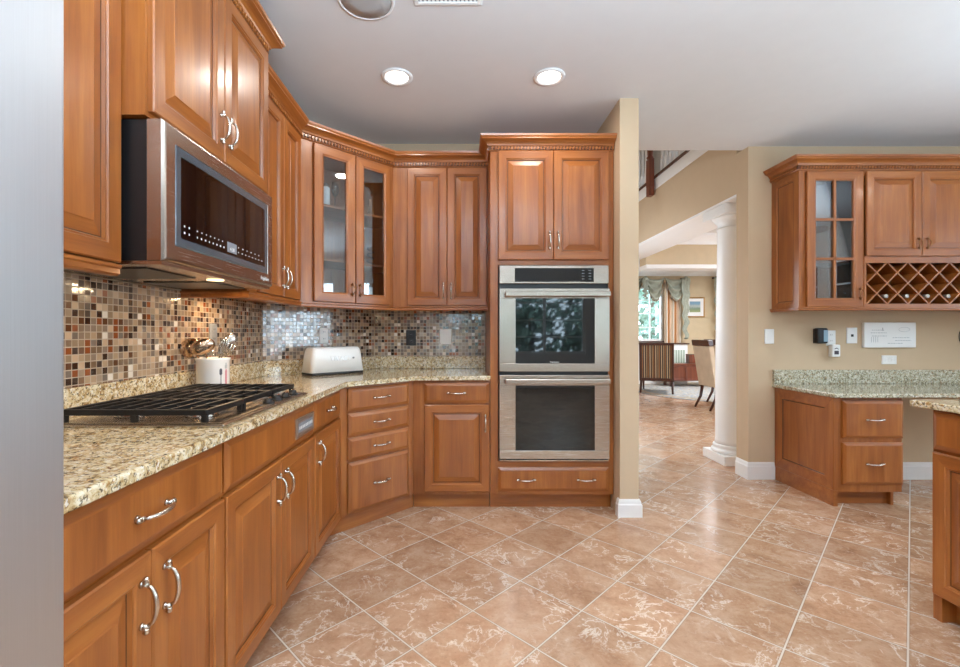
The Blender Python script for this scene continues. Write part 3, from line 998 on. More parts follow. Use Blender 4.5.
# --- wall cabinets
ZU0, ZU1 = 1.403, 2.44
t = thing('hanging_cabinet', 'hanging wood cabinet close to the refrigerator, left of the microwave', 'cabinet', (-1.02, 0.70, 0), LEFT, 'hanging cabinets')
W = 1.333 - 0.70
carcass(t, W, 0.315, ZU0, ZU1)
door(t, 0.006, 0.314, 1.408, 2.43)
door(t, 0.318, W - 0.002, 1.408, 2.43)
crown(t, [(0, 0), (W, 0)], 2.438)
light_rail(t, [(0, 0), (W, 0)])

t = thing('hanging_cabinet', 'deeper hanging cabinet with two doors above the microwave', 'cabinet', (-0.935, 1.334, 0), LEFT, 'hanging cabinets')
W = 0.816
m = MB(); m.box(0, W, 0, 0.40, 1.848, 2.55)
m.build('body', WM, t)
door(t, 0.010, 0.412, 1.862, 2.530, (0.384, 1.985, True))
door(t, 0.416, W - 0.004, 1.862, 2.530, (0.444, 1.985, True))
crown(t, [(0, 0.30), (0, 0), (W, 0), (W, 0.30)], 2.534, h=0.085)

t = thing('hanging_cabinet', 'tall two-door hanging cabinet right of the microwave', 'cabinet', (-1.02, 2.152, 0), LEFT, 'hanging cabinets')
W = 2.845 - 2.152
carcass(t, W, 0.315, ZU0, ZU1)
door(t, 0.10, 0.396, 1.408, 2.43, (0.372, 1.515, True))
door(t, 0.400, 0.668, 1.408, 2.43, (0.426, 1.515, True))
T8 = math.tan(R(22.5))
crown(t, [(0, 0), (W, 0)], 2.438, 0, -T8)
light_rail(t, [(0, 0.31), (0, 0), (W, 0)], k1=-T8)
m = MB(); m.lathe([(0, 1.3985), (0.034, 1.3985), (0.034, 1.390), (0.03, 1.388), (0, 1.388)], (0.18, 0.16, 0), seg=20)
m.build('puck_light', 'puck_glow', t)
lamp('under_cabinet_bulb', 'AREA', (-1.18, 2.332, 1.385), (0, 0, 0), 1.6, (1, 0.68, 0.36), 0.06)

# glass corner cabinet: hollow, with shelves
org = (-1.0197, 2.847)
CW = (3.36 - 2.847) * math.sqrt(2)
t = thing('corner_glass_cabinet', 'angled corner hanging cabinet with two narrow glass doors', 'cabinet', (org[0], org[1], 0), D45)
pts = [(-1.018, 2.850), (-0.510, 3.358), (-0.510, 3.660), (-0.712, 3.652), (-1.325, 3.038), (-1.332, 2.850)]
L = [to_local(org, D45, p) for p in pts]
m = MB()
m.prism(L, ZU0, ZU0 + 0.018, 1); m.prism(L, ZU1 - 0.02, ZU1, 1)
cen = Vector((sum(p[0] for p in L) / 6, sum(p[1] for p in L) / 6))
for i in range(1, 6):
    a, b = Vector(L[i]), Vector(L[(i + 1) % 6])
    d = (b - a).normalized()
    nn = Vector((-d.y, d.x))
    if nn.dot(cen - a) < 0:
        nn = -nn
    q = [a, b, b + nn * 0.012, a + nn * 0.012]
    m.prism([(v.x, v.y) for v in q], ZU0 + 0.018, ZU1 - 0.02)
m.box(0.0, 0.088, 0.0, 0.018, ZU0 + 0.0, ZU1); m.box(CW - 0.03, CW, 0.0, 0.018, ZU0, ZU1)
m.box(0.088, CW - 0.03, 0, 0.018, ZU1 - 0.035, ZU1, 1); m.box(0.088, CW - 0.03, 0, 0.018, ZU0, ZU0 + 0.03, 1)
m.build('body', WM, t)
Ls = [(0.03, 0.022), (CW - 0.03, 0.022)] + [tuple(Vector(p) + (cen - Vector(p)).normalized() * 0.03) for p in L[2:]]
for z in (1.685, 2.045):
    m = MB(); m.prism(Ls, z, z + 0.016, 1)
    m.build('shelf', WM, t)
door(t, 0.090, 0.394, 1.408, 2.43, (0.366, 1.50, True), 'glass', pull='oval')
door(t, 0.398, 0.704, 1.408, 2.43, (0.428, 1.50, True), 'glass', pull='oval')
crown(t, [(0, 0), (CW, 0)], 2.438, T8, -T8)
light_rail(t, [(0, 0), (CW, 0)], k0=T8, k1=-T8)
GC = Matrix.Translation((org[0], org[1], 0)) @ Matrix.Rotation(D45, 4, 'Z')
def in_corner(x, y, z):
    v = GC @ Vector((x, y, z))
    return (v.x, v.y, v.z)

t = thing('hanging_cabinet', 'two-door hanging cabinet between the glass corner and the tall oven cabinet', 'cabinet', (-0.507, 3.36, 0), 0, 'hanging cabinets')
W = 0.199 + 0.507
carcass(t, W, 0.305, ZU0, ZU1)
door(t, 0.108, 0.402, 1.408, 2.43, (0.376, 1.515, True))
door(t, 0.406, 0.697, 1.408, 2.43, (0.434, 1.515, True))
crown(t, [(0, 0), (W, 0)], 2.438, T8, 0)
light_rail(t, [(0, 0), (W, 0)], k0=T8)

# ------------------------------------------------------------------ main countertop with granite upstand
top = [(-1.338, 0.70), (-0.685, 0.70), (-0.685, 2.657), (-0.312, 3.03), (0.197, 3.03), (0.197, 3.668), (-0.702, 3.668), (-1.338, 3.032)]
m = MB(); m.prism(top, 0.885, 0.915, bev=0.007)
ct = tag(m.build('kitchen_countertop', 'granite'), 'long speckled granite countertop running around the corner under the tile', 'countertop', kind='thing')
m = MB()
m.box(-1.338, -1.318, 0.70, 3.022, 0.9155, 1.015, bev=0.003)
m.prism([(-1.338, 3.032), (-1.318, 3.024), (-0.694, 3.648), (-0.702, 3.668)], 0.9155, 1.015)
m.box(-0.69, 0.197, 3.648, 3.668, 0.9155, 1.015, bev=0.003)
m.build('upstand', 'granite', ct)

def splash(x, y, ang, L, label, z0=1.0155, z1=1.402):
    m = MB(); m.box(0, L, 0.0, 0.007, z0, z1)
    o = m.build('mosaic_backsplash', 'mosaic', loc=(x, y, 0), rot=(0, 0, ang))
    tag(o, label, 'backsplash', 'mosaic backsplash panels')
splash(XL + 0.008, 0.60, LEFT, 2.43, 'brown and rust mosaic tile on the wall behind the cooktop')
splash(-1.3335, 3.0305, D45, 0.888, 'shiny mosaic tile across the angled corner behind the toaster')
splash(-0.70, 3.661, 0, 0.897, 'dark brown mosaic tile on the wall with black and white outlets')

# ------------------------------------------------------------------ wall outlets
def outlet(name, label, cat, loc, rot, mat='white_plastic', w=0.072, h=0.116, kind='duplex', group='wall plates'):
    t = thing(name, label, cat, loc, rot, group)
    m = MB(); m.rings(-w / 2, w / 2, -h / 2, h / 2, [(0, -0.0005), (0, -0.004), (0.003, -0.006), (0.006, -0.0065)], mats=(0, 0))
    m.build('plate', mat, t)
    if kind == 'duplex':
        for s in (-1, 1):
            m = MB(); m.box(-0.016, 0.016, -0.0085, -0.006, s * 0.025 - 0.014, s * 0.025 + 0.014, 0, 0.003)
            for q in (-1, 1):
                m.box(q * 0.006 - 0.0012, q * 0.006 + 0.0012, -0.0092, -0.0083, s * 0.025 - 0.003, s * 0.025 + 0.007, 1)
            m.build('socket', [mat, 'black_plastic' if mat != 'black_plastic' else 'grey_plastic'], t)
    elif kind == 'rocker':
        m = MB(); m.box(-0.016, 0.016, -0.0095, -0.006, -0.033, 0.033, 0, 0.002)
        m.build('rocker', mat, t)
    elif kind == 'wide':
        for s in (-1, 1):
            m = MB(); m.box(s * 0.025 - 0.014, s * 0.025 + 0.014, -0.0085, -0.006, -0.016, 0.016, 0, 0.003)
            m.build('socket', mat, t)
    elif kind == 'jack':
        m = MB(); m.box(-0.010, 0.010, -0.0085, -0.006, -0.010, 0.010, 0)
        m.build('socket', 'black_plastic', t)
    return t
outlet('wall_outlet', 'grey outlet plate on the tile behind the utensil crock', 'outlet', (XL + 0.0085, 2.42, 1.195), LEFT, 'grey_plastic')
dn = Vector((1, -1, 0)).normalized() * 0.0085
outlet('wall_outlet', 'white outlet plate on the tile above the toaster', 'outlet', (-1.0185 + dn.x * 0.1, 3.3435 + dn.y * 0.1, 1.185), D45)
outlet('wall_outlet', 'black outlet plate on the dark mosaic tile', 'outlet', (-0.405, 3.6605, 1.165), 0, 'black_plastic', 0.08, 0.125)
outlet('light_switch', 'white rocker plate on the dark mosaic tile beside the black outlet', 'switch', (-0.125, 3.6605, 1.175), 0, 'white_plastic', 0.095, 0.125, 'rocker')
# ------------------------------------------------------------------ appliances
# refrigerator: side-by-side, only the far door edge is in view
t = thing('refrigerator', 'stainless steel refrigerator filling the left edge of the view', 'refrigerator', (-0.580, -0.23, 0), LEFT)
m = MB(); m.box(0.0, 0.912, 0.075, 0.73, 0.06, 1.79, bev=0.004)
m.build('body', 'grey_plastic', t)
m = MB(); m.box(0.02, 0.892, 0.09, 0.72, 0.0, 0.0598)
m.build('base_grille', 'black_plastic', t)
def fridge_door(x0, x1):
    m = MB()
    w = x1 - x0
    qs = [0, 0.003 / w, 0.006 / w, 0.009 / w, 0.012 / w] + [i / 14 for i in range(1, 14)] + [1 - 0.012 / w, 1 - 0.009 / w, 1 - 0.006 / w, 1 - 0.003 / w, 1]
    pts = []
    for q in qs:
        e = min(q, 1 - q) * (x1 - x0)
        y = 0.0 + 0.012 * (2 * q - 1) ** 2
        if e < 0.012:
            y += 0.010 * (1 - e / 0.012) ** 2
        pts.append((x0 + (x1 - x0) * q, y))
    pts += [(x1, 0.07), (x0, 0.07)]
    m.prism(pts, 0.075, 1.785)
    return m.build('door', 'steel_v', t)
for x0, x1, hx in ((0.002, 0.40, 0.36), (0.405, 0.910, 0.445)):
    d = fridge_door(x0, x1)
    m = MB(); m.tube([(hx, 0.01, 0.55), (hx, -0.05, 0.58), (hx, -0.055, 1.1), (hx, -0.05, 1.52), (hx, 0.01, 1.55)], 0.012, 10)
    m.build('handle', 'steel_v', d)

# microwave hung under the deeper cabinet
t = thing('microwave_oven', 'stainless microwave with dark glass door hung above the cooktop', 'microwave', (-0.885, 1.345, 1.407), LEFT)
W = 0.775
m = MB(); m.box(0.004, W - 0.004, 0.055, 0.448, 0.012, 0.434)
m.build('housing', 'black_plastic', t)
m = MB(); m.box(0.006, W - 0.006, 0.012, 0.448, 0.0, 0.0115)
for a in (0.2, 0.58):
    m.box(a - 0.13, a + 0.13, 0.10, 0.38, -0.004, 0.0, 1)
m.build('underside', ['steel', 'black_plastic'], t)
m = MB()
m.rings(0.0, W, 0.012, 0.434, [(0, 0.052), (0, 0.010), (0.004, 0.002), (0.010, 0.0), (0.052, 0.0), (0.054, 0.002), (0.056, 0.012)], cap=True, mats=(0, 0))
d = m.build('door', 'steel', t)
m = MB(); m.rings(0.054, W - 0.054, 0.066, 0.380, [(0, 0.011), (0, 0.002), (0.003, 0.0005), (0.027, 0.0005), (0.028, 0.002), (0.028, 0.011)], closed=True, mats=(0, 0))
m.build('glass_border', plain('blue_grey_edge', srgb(120, 138, 150), 0.12, metal=0.7), d)
m = MB(); m.box(0.082, W - 0.082, 0.001, 0.010, 0.094, 0.352)
m.build('window', 'black_glass', d)
m = MB()
def legend(x0, x1, z, n, h=0.004):
    for i in range(n):
        x = x0 + (x1 - x0) * i / (n - 1)
        w = random.uniform(0.004, 0.008)
        m.box(x - w / 2, x + w / 2, 0.0002, 0.0009, z - h / 2, z + h / 2)
legend(0.10, 0.125, 0.136, 2, 0.006); legend(0.10, 0.125, 0.115, 2, 0.006)
legend(0.17, 0.33, 0.136, 7); legend(0.17, 0.34, 0.115, 8, 0.006)
legend(0.45, 0.63, 0.134, 6, 0.004); legend(0.45, 0.66, 0.115, 8, 0.004)
m.build('control_legend', 'print_white', d)['kind'] = 'stuff'
m = MB(); m.box(0.365, 0.435, 0.0002, 0.0009, 0.104, 0.142)
disp = m.build('display', 'grey_plastic', d)
text('4:38', 'clock_digits', 0.020, 'print_white', disp, (0.40, -0.0002, 0.116), (R(90), 0, 0))
text('Frigidaire', 'maker_lettering', 0.022, 'print_white', d, (W - 0.085, -0.0006, 0.040), (R(90), 0, 0))
m = MB(); m.lathe([(0, -0.004), (0.03, -0.004), (0.03, 0), (0, 0)], (0.39, 0.06, 0), seg=16)
m.build('task_lamp', 'puck_glow', t)
lamp('cooktop_bulb', 'AREA', (-0.98, 1.45, 1.398), (0, 0, 0), 1.2, (1, 0.74, 0.45), 0.06)
lamp('cooktop_bulb', 'AREA', (-0.98, 2.0, 1.398), (0, 0, 0), 1.2, (1, 0.74, 0.45), 0.06)

# double wall oven
OX = 0.2 + 0.0585
t = thing('double_wall_oven', 'stainless double wall oven with two dark glass doors set in the tall cabinet', 'oven', (OX, 3.05, 0), 0)
W = 0.741
m = MB(); m.box(0.0, W, 0.0195, 0.55, 0.338, 1.660)
m.build('housing', 'black_plastic', t)
m = MB(); m.box(0.001, W - 0.001, -0.004, 0.019, 1.538, 1.659, bev=0.002)
cp = m.build('control_panel', 'steel', t)
m = MB(); m.box(0.105, W - 0.103, -0.0055, 0.002, 1.549, 1.642)
dd = m.build('display_glass', 'black_glass', cp)
m = MB()
for i in range(4):
    for j in range(2):
        x = W - 0.175 + j * 0.045
        m.box(x - 0.009, x + 0.009, -0.0062, -0.0056, 1.566 + i * 0.019, 1.570 + i * 0.019)
m.build('key_legend', 'grey_plastic', dd)
def oven_door(z0, z1, g0, g1):
    m = MB()
    gx0, gx1 = 0.108, W - 0.100
    m.box(0.0, W, -0.018, 0.018, g1, z1, bev=0.002); m.box(0.0, W, -0.018, 0.018, z0, g0, bev=0.002)
    m.box(0.0, gx0, -0.018, 0.018, g0 + 0.0002, g1 - 0.0002, bev=0.001); m.box(gx1, W, -0.018, 0.018, g0 + 0.0002, g1 - 0.0002, bev=0.001)
    d = m.build('door', 'steel', t)
    m = MB(); m.box(gx0, gx1, -0.0165, 0.017, g0, g1)
    m.build('window', 'black_glass', d)
    m = MB()
    zh = z1 - 0.040
    m.box(0.034, W - 0.006, -0.066, -0.046, zh - 0.018, zh + 0.018, bev=0.006)
    m.box(0.040, 0.07, -0.048, -0.018, zh - 0.010, zh + 0.010, bev=0.002); m.box(W - 0.045, W - 0.015, -0.048, -0.018, zh - 0.010, zh + 0.010, bev=0.002)
    m.build('handle', 'steel', d)
    return d
u = oven_door(0.944, 1.503, 0.998, 1.437)
text('Thermador', 'maker_lettering', 0.014, 'print_white', u, (W / 2, -0.0170, 1.008), (R(90), 0, 0), 0.0003)
oven_door(0.356, 0.920, 0.412, 0.850)
m = MB(); m.box(0.002, W - 0.002, -0.006, 0.019, 0.3385, 0.346)
m.build('bottom_trim', 'steel', t)

# gas cooktop
t = thing('gas_cooktop', 'gas cooktop with black cast iron grates set into the granite counter', 'cooktop', (-1.235, 1.36, 0.9155), 0)
LX, LY = 0.52, 0.745          # x across (towards the room), y along the wall
m = MB()
m.box(0, LX, 0, LY, 0.0, 0.010, bev=0.004)
m.box(0.012, LX - 0.012, 0.012, LY - 0.012, 0.010, 0.013)
m.build('tray', 'steel', t)
burn = [(0.15, 0.13), (0.38, 0.13), (0.26, 0.37), (0.15, 0.61), (0.36, 0.60)]
for i, (x, y) in enumerate(burn):
    r = 0.05 if i == 2 else 0.038
    m = MB(); m.lathe([(0, 0.0132), (r + 0.012, 0.0132), (r + 0.010, 0.020), (r, 0.026), (0, 0.026)], (x, y, 0), seg=24)
    b = m.build('burner', 'steel_shiny', t)
    m = MB(); m.lathe([(0, 0.0262), (r - 0.002, 0.0262), (r, 0.030), (r - 0.004, 0.035), (0, 0.036)], (x, y, 0), seg=24)
    m.build('burner_cap', 'black_iron', b)
for g in range(3):
    y0 = 0.012 + g * 0.241
    y1 = y0 + 0.237
    m = MB()
    x0, x1 = 0.018, 0.455
    zt, zb = 0.052, 0.040
    for xx in (x0, x1):
        m.box(xx - 0.007, xx + 0.007, y0, y1, zb - 0.006, zt, bev=0.002)
    m.box(x0, x1, y0, y0 + 0.013, zb - 0.006, zt, bev=0.002); m.box(x0, x1, y1 - 0.013, y1, zb - 0.006, zt, bev=0.002)
    for k in range(1, 8):
        xx = x0 + (x1 - x0) * k / 8
        m.box(xx - 0.004, xx + 0.004, y0 + 0.008, y1 - 0.008, zb, zt + 0.002, bev=0.002)
    m.box(x0, x1, (y0 + y1) / 2 - 0.005, (y0 + y1) / 2 + 0.005, zb - 0.003, zb + 0.006)
    for xx in (x0 + 0.004, x1 - 0.004, (x0 + x1) / 2):
        for yy in (y0 + 0.008, y1 - 0.008):
            m.box(xx - 0.008, xx + 0.008, yy - 0.007, yy + 0.007, 0.0131, zb)
    m.build('grate', 'black_iron', t)
for k in range(4):
    y = 0.40 + k * 0.085
    m = MB(); m.lathe([(0, 0.0132), (0.021, 0.0132), (0.021, 0.018), (0.015, 0.019), (0.014, 0.030), (0.011, 0.032), (0, 0.032)], (0.485, y, 0), seg=20)
    kn = m.build('knob', 'black_iron', t)
    m = MB(); m.box(0.485 - 0.004, 0.485 + 0.004, y - 0.015, y + 0.015, 0.0322, 0.037, bev=0.001)
    m.build('grip', 'steel_shiny', kn)

# toaster in front of the angled corner
t = thing('toaster', 'long white toaster standing on the granite in the corner', 'toaster', (-0.905, 3.197, 0.9155), D45)
def loft(m, w0, d0, w1, d1, z0, z1, r, mi=0, n=6):
    """rounded slab with inward lean: lower outline (w0,d0) upper (w1,d1), rounded top edge"""
    rows = []
    def outline(w, d, rr, z):
        pts = []
        for cx, cy, a0 in ((w / 2 - rr, d / 2 - rr, 0), (-w / 2 + rr, d / 2 - rr, 90), (-w / 2 + rr, -d / 2 + rr, 180), (w / 2 - rr, -d / 2 + rr, 270)):
            for k in range(n + 1):
                a = R(a0 + 90 * k / n)
                pts.append((cx + rr * math.cos(a), cy + rr * math.sin(a), z))
        return [m.bm.verts.new(p) for p in pts]
    rows.append(outline(w0, d0, r, z0))
    rows.append(outline(w0 + (w1 - w0) * 0.85, d0 + (d1 - d0) * 0.85, r, z1 - r))
    for k in range(1, 6):
        a = R(90 * k / 5)
        ins = r * (1 - math.cos(a)) * 0.8
        rows.append(outline(w1 - 2 * ins, d1 - 2 * ins, max(r - ins, 0.003), z1 - r + r * math.sin(a)))
    for A, B in zip(rows, rows[1:]):
        for k in range(len(A)):
            l = (k + 1) % len(A)
            f = m.bm.faces.new((A[k], A[l], B[l], B[k])); f.smooth = True; f.material_index = mi
    m.bm.faces.new(rows[0][::-1]); m.bm.faces.new(rows[-1])
m = MB(); loft(m, 0.415, 0.165, 0.375, 0.135, 0.018, 0.190, 0.030)
m.build('body', 'white_plastic', t)
m = MB(); loft(m, 0.40, 0.15, 0.40, 0.15, 0.0, 0.0178, 0.006)
m.build('base', 'black_plastic', t)
m = MB(); m.box(-0.13, 0.13, -0.016, 0.016, 0.1895, 0.1915); m.box(-0.135, 0.135, -0.020, 0.020, 0.1885, 0.1903, 1)
m.build('slot', ['black_plastic', 'white_plastic'], t)
m = MB(); m.box(0.206, 0.222, -0.015, 0.015, 0.10, 0.118, bev=0.004)
m.build('lever', 'white_plastic', t)
m = MB(); m.box(0.110, 0.124, -0.0775, -0.0735, 0.106, 0.118, bev=0.002)
m.build('button', 'grey_plastic', t)
text('VIVACE', 'raised_lettering', 0.048, 'ceramic', t, (0.015, -0.0765, 0.110), (R(90 - 5), 0, 0), 0.002)

# utensil crock and the utensils in it
CX, CY, CZ = -1.215, 2.21, 0.9157
t = thing('utensil_crock', 'white crock with printed utensils beside the cooktop', 'crock', (CX, CY, CZ), 0)
m = MB(); m.lathe([(0, 0), (0.068, 0), (0.074, 0.006), (0.074, 0.152), (0.078, 0.158), (0.078, 0.166), (0.070, 0.166), (0.067, 0.155), (0.067, 0.010), (0, 0.010)], seg=48)
m.build('vessel', 'ceramic', t)
def on_crock(name, shapes, mat):
    m = MB()
    for a0, a1, z0, z1 in shapes:
        n = 4
        for i in range(n):
            b0, b1 = R(a0 + (a1 - a0) * i / n), R(a0 + (a1 - a0) * (i + 1) / n)
            r = 0.0745
            v = [m.bm.verts.new((r * math.cos(b), r * math.sin(b), z)) for b, z in ((b0, z0), (b1, z0), (b1, z1), (b0, z1))]
            m.bm.faces.new(v)
    return m.build(name, mat, t)
on_crock('printed_spatula', [(-18, -8, 0.008, 0.105), (-16, -10, 0.105, 0.112)], 'print_pink')
on_crock('printed_spoon', [(-36, -33, 0.02, 0.090), (-40, -30, 0.088, 0.112), (-38, -32, 0.084, 0.116)], 'print_dark')
on_crock('printed_handle', [(-19, -7, 0.114, 0.132), (-16, -10, 0.132, 0.142)], 'print_grey')

def utensil(name, label, base, tip, head, mat='steel_shiny', r=0.004):
    """handle from inside the crock to the tip, head is built around the tip; root at the base"""
    b = Vector(base)
    tp = Vector(tip)
    t = thing(name, label, 'utensil', (CX + b.x, CY + b.y, CZ + b.z), 0, 'cooking utensils in the crock')
    d = tp - b
    m = MB(); m.tube([(0, 0, 0), tuple(d * 0.5), tuple(d)], [r * 1.3, r, r * 0.8], 8)
    m.build('handle', mat, t)
    z = d.normalized()
    x = Vector((0.83, 0.55, 0))
    x = (x - z * x.dot(z)).normalized()
    y = z.cross(x)
    mat4 = Matrix((x, y, z)).transposed().to_4x4()
    mat4.translation = d
    m = MB()
    head(m)
    m.xform(mat4)
    m.build('head', mat, t)
def bowl(rx, rz, dep):
    def f(m):
        n0 = m.count()
        prof = [(0, -1), (0.35, -0.93), (0.7, -0.7), (0.93, -0.35), (1.0, 0.0), (0.94, 0.0), (0.87, -0.33), (0.65, -0.64), (0.32, -0.85), (0, -0.92)]
        m.lathe(prof, seg=24)
        m.xform(Matrix.Translation((0, 0, rz * 0.9)) @ Matrix.Rotation(R(-90), 4, 'X') @ Matrix.Diagonal((rx, rz, dep, 1)), n0)
    return f
def whisk(m):
    for k in range(5):
        a = math.pi * k / 5
        pts = []
        for i in range(17):
            q = i / 16
            w = 0.030 * math.sin(math.pi * q) ** 0.8 * (1 if q < .5 else 1)
            s = -1 if q < 0.5 else 1
            h = 0.10 * math.sin(math.pi * q)
            w = 0.030 * math.sin(2 * math.pi * min(q, 1 - q)) ** 1 if False else 0.030 * (math.sin(math.pi * min(1, 2 * min(q, 1 - q)) * 0.5) if abs(q - 0.5) > 1e-6 else 1)
            ww = 0.030 * math.cos(math.pi * (q - 0.5) * 0 + (math.pi * q)) * -1
            prof = math.sin(math.pi * q) ** 0.6
            pts.append((ww * math.cos(a) * prof, ww * math.sin(a) * prof, h))
        m.tube(pts, 0.0024, 5)
def turner(m):
    m.box(-0.035, 0.035, -0.0015, 0.0015, 0.0, 0.085, bev=0.001)
def spoon_fork(m):
    for k in (-1, 0, 1):
        m.tube([(0, 0, -0.005), (k * 0.014, 0, 0.02), (k * 0.015, -0.004, 0.07)], 0.003, 6)
utensil('soup_ladle', 'shiny round ladle leaning left out of the crock', (0.03, 0.02, 0.014), (-0.060, -0.036, 0.180), bowl(0.050, 0.046, 0.030), 'copper_steel')
utensil('serving_spoon', 'large shiny spoon lying across the middle of the crock mouth', (0.03, 0.02, 0.014), (-0.012, -0.045, 0.19), bowl(0.056, 0.038, 0.018), 'copper_steel')
utensil('slotted_turner', 'flat steel turner at the back left of the crock', (0.01, -0.02, 0.014), (-0.055, 0.035, 0.172), turner)
utensil('cooking_spoon', 'steel spoon with an oval bowl leaning right out of the crock', (-0.03, -0.01, 0.014), (0.045, 0.03, 0.205), bowl(0.030, 0.046, 0.012), 'steel')
utensil('wire_whisk', 'wire whisk rising on the right side of the crock', (-0.01, -0.03, 0.014), (0.034, -0.008, 0.166), whisk)
utensil('serving_fork', 'thin steel fork standing at the far right of the crock', (-0.03, 0.03, 0.014), (0.048, 0.030, 0.172), spoon_fork, 'steel_shiny', 0.003)
# ------------------------------------------------------------------ things behind the corner cabinet's glass
def shelf_thing(name, label, cat, x, y, z, parts):
    t = thing(name, label, cat, in_corner(x, y, z), D45, 'glass cabinet contents')
    for pn, mat, f in parts:
        m = MB(); f(m); m.build(pn, mat, t)
ZS = (1.4215, 1.7015, 2.0615)
shelf_thing('candle_jar', 'white cylinder with a glass top on the top shelf, left glass door', 'jar', 0.235, 0.10, ZS[2], [
    ('body', 'ceramic', lambda m: m.lathe([(0, 0), (0.028, 0), (0.028, 0.13), (0.02, 0.14), (0, 0.14)])),
    ('lid', 'drink_glass', lambda m: m.lathe([(0, 0.141), (0.02, 0.141), (0.022, 0.155), (0.008, 0.17), (0, 0.175)]))])
def flute(h):
    return lambda m: m.lathe([(0, 0), (0.03, 0), (0.004, 0.006), (0.004, h * 0.45), (0.024, h * 0.6), (0.027, h * 0.75), (0.022, h), (0.0205, h), (0.025, h * 0.75), (0.02, h * 0.6), (0, h * 0.48)])
shelf_thing('wine_glass', 'clear stemmed glass on the top shelf beside the white jar', 'glass', 0.31, 0.11, ZS[2], [('glass', 'drink_glass', flute(0.19))])
shelf_thing('wine_glass', 'clear stemmed glass on the top shelf, right glass door', 'glass', 0.49, 0.09, ZS[2], [('glass', 'drink_glass', flute(0.17))])
shelf_thing('small_vase', 'small amber vase on the top shelf, right glass door', 'vase', 0.585, 0.08, ZS[2], [
    ('body', 'amber', lambda m: m.lathe([(0, 0), (0.02, 0), (0.026, 0.03), (0.016, 0.07), (0.010, 0.09), (0.017, 0.12), (0.013, 0.12), (0, 0.02)]))])
shelf_thing('taper_candle', 'tall thin white candle on the middle shelf, left glass door', 'candle', 0.17, 0.08, ZS[1], [
    ('stick', 'ceramic', lambda m: m.lathe([(0, 0.02), (0.011, 0.02), (0.009, 0.23), (0, 0.235)])),
    ('holder', 'nickel', lambda m: m.lathe([(0, 0), (0.03, 0), (0.026, 0.006), (0.013, 0.012), (0.014, 0.03), (0.0115, 0.03), (0.0115, 0.0195), (0, 0.0195)]))])
shelf_thing('wire_ornament', 'dark wire ornament on the middle shelf, right glass door', 'ornament', 0.59, 0.09, ZS[1], [
    ('coil', 'black_iron', lambda m: m.tube([(0.03 * math.cos(i * 0.7), 0.012 * math.sin(i * 0.7), 0.012 + 0.005 * i) for i in range(26)], 0.003, 6)),
    ('foot', 'black_iron', lambda m: m.lathe([(0, 0), (0.035, 0), (0.03, 0.008), (0, 0.012)]))])
shelf_thing('white_carton', 'white carton on the cabinet floor, left glass door', 'box', 0.265, 0.10, ZS[0], [
    ('carton', 'white_plastic', lambda m: m.box(-0.055, 0.055, -0.03, 0.03, 0, 0.065, 0, 0.003))])
for k, (x, h, lab) in enumerate(((0.475, 0.12, 'left of the three white spice packs, right glass door'), (0.515, 0.125, 'middle of the three white spice packs, right glass door'), (0.565, 0.115, 'right of the three white spice packs, right glass door'))):
    shelf_thing('spice_pack', lab, 'pack', x, 0.08, ZS[0], [('pack', 'white_plastic', lambda m: m.box(-0.015, 0.015, -0.03, 0.03, 0, h, 0, 0.002)),
                                                   ('lid', 'grey_plastic', lambda m: m.box(-0.012, 0.012, -0.02, 0.02, h, h + 0.01, 0, 0.002))])

# ------------------------------------------------------------------ desk and hutch on the right
DX, DY = 2.585, 3.11
t = thing('desk_cabinet', 'low desk cabinet with two drawers and a panelled wood side', 'cabinet', (DX, DY + 0.02, 0), 0)
W, Dp = 0.474, 0.587
m = MB(); m.box(0.0305, W, 0, Dp, 0.10, 0.754)
m.build('body', WM, t)
m = MB(); m.box(0.0305, W - 0.05, 0.06, Dp - 0.05, 0, 0.0995, 1)
m.box(W - 0.05, W - 0.03, 0.03, Dp - 0.05, 0, 0.0995)
m.build('toe_kick', WM, t)
m = MB()
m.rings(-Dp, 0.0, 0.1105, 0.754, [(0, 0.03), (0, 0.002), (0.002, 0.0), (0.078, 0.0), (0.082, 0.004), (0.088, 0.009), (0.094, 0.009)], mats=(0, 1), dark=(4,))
m.xform(Matrix.Rotation(R(-90), 4, 'Z'))
m.build('side_panel', WM, t)
# bottom board of the side panel, down to the floor
m = MB(); m.box(0.0, 0.030, 0.0, Dp, 0.0, 0.110, 1)
m.build('side_panel_rail', WM, t)
drawer(t, 0.055, W - 0.002, 0.475, 0.735)
drawer(t, 0.055, W - 0.002, 0.155, 0.445)
m = MB(); m.prism([(2.565, 3.092), (5.45, 3.092), (5.45, YH - 0.001), (2.565, YH - 0.001)], 0.757, 0.787, bev=0.007)
ct = tag(m.build('desk_countertop', 'granite_cool'), 'grey-green granite desk top running along the tan wall', 'countertop')
m = MB(); m.box(2.567, 5.45, YH - 0.021, YH - 0.001, 0.7875, 0.902, bev=0.003)
m.build('upstand', 'granite_cool', ct)

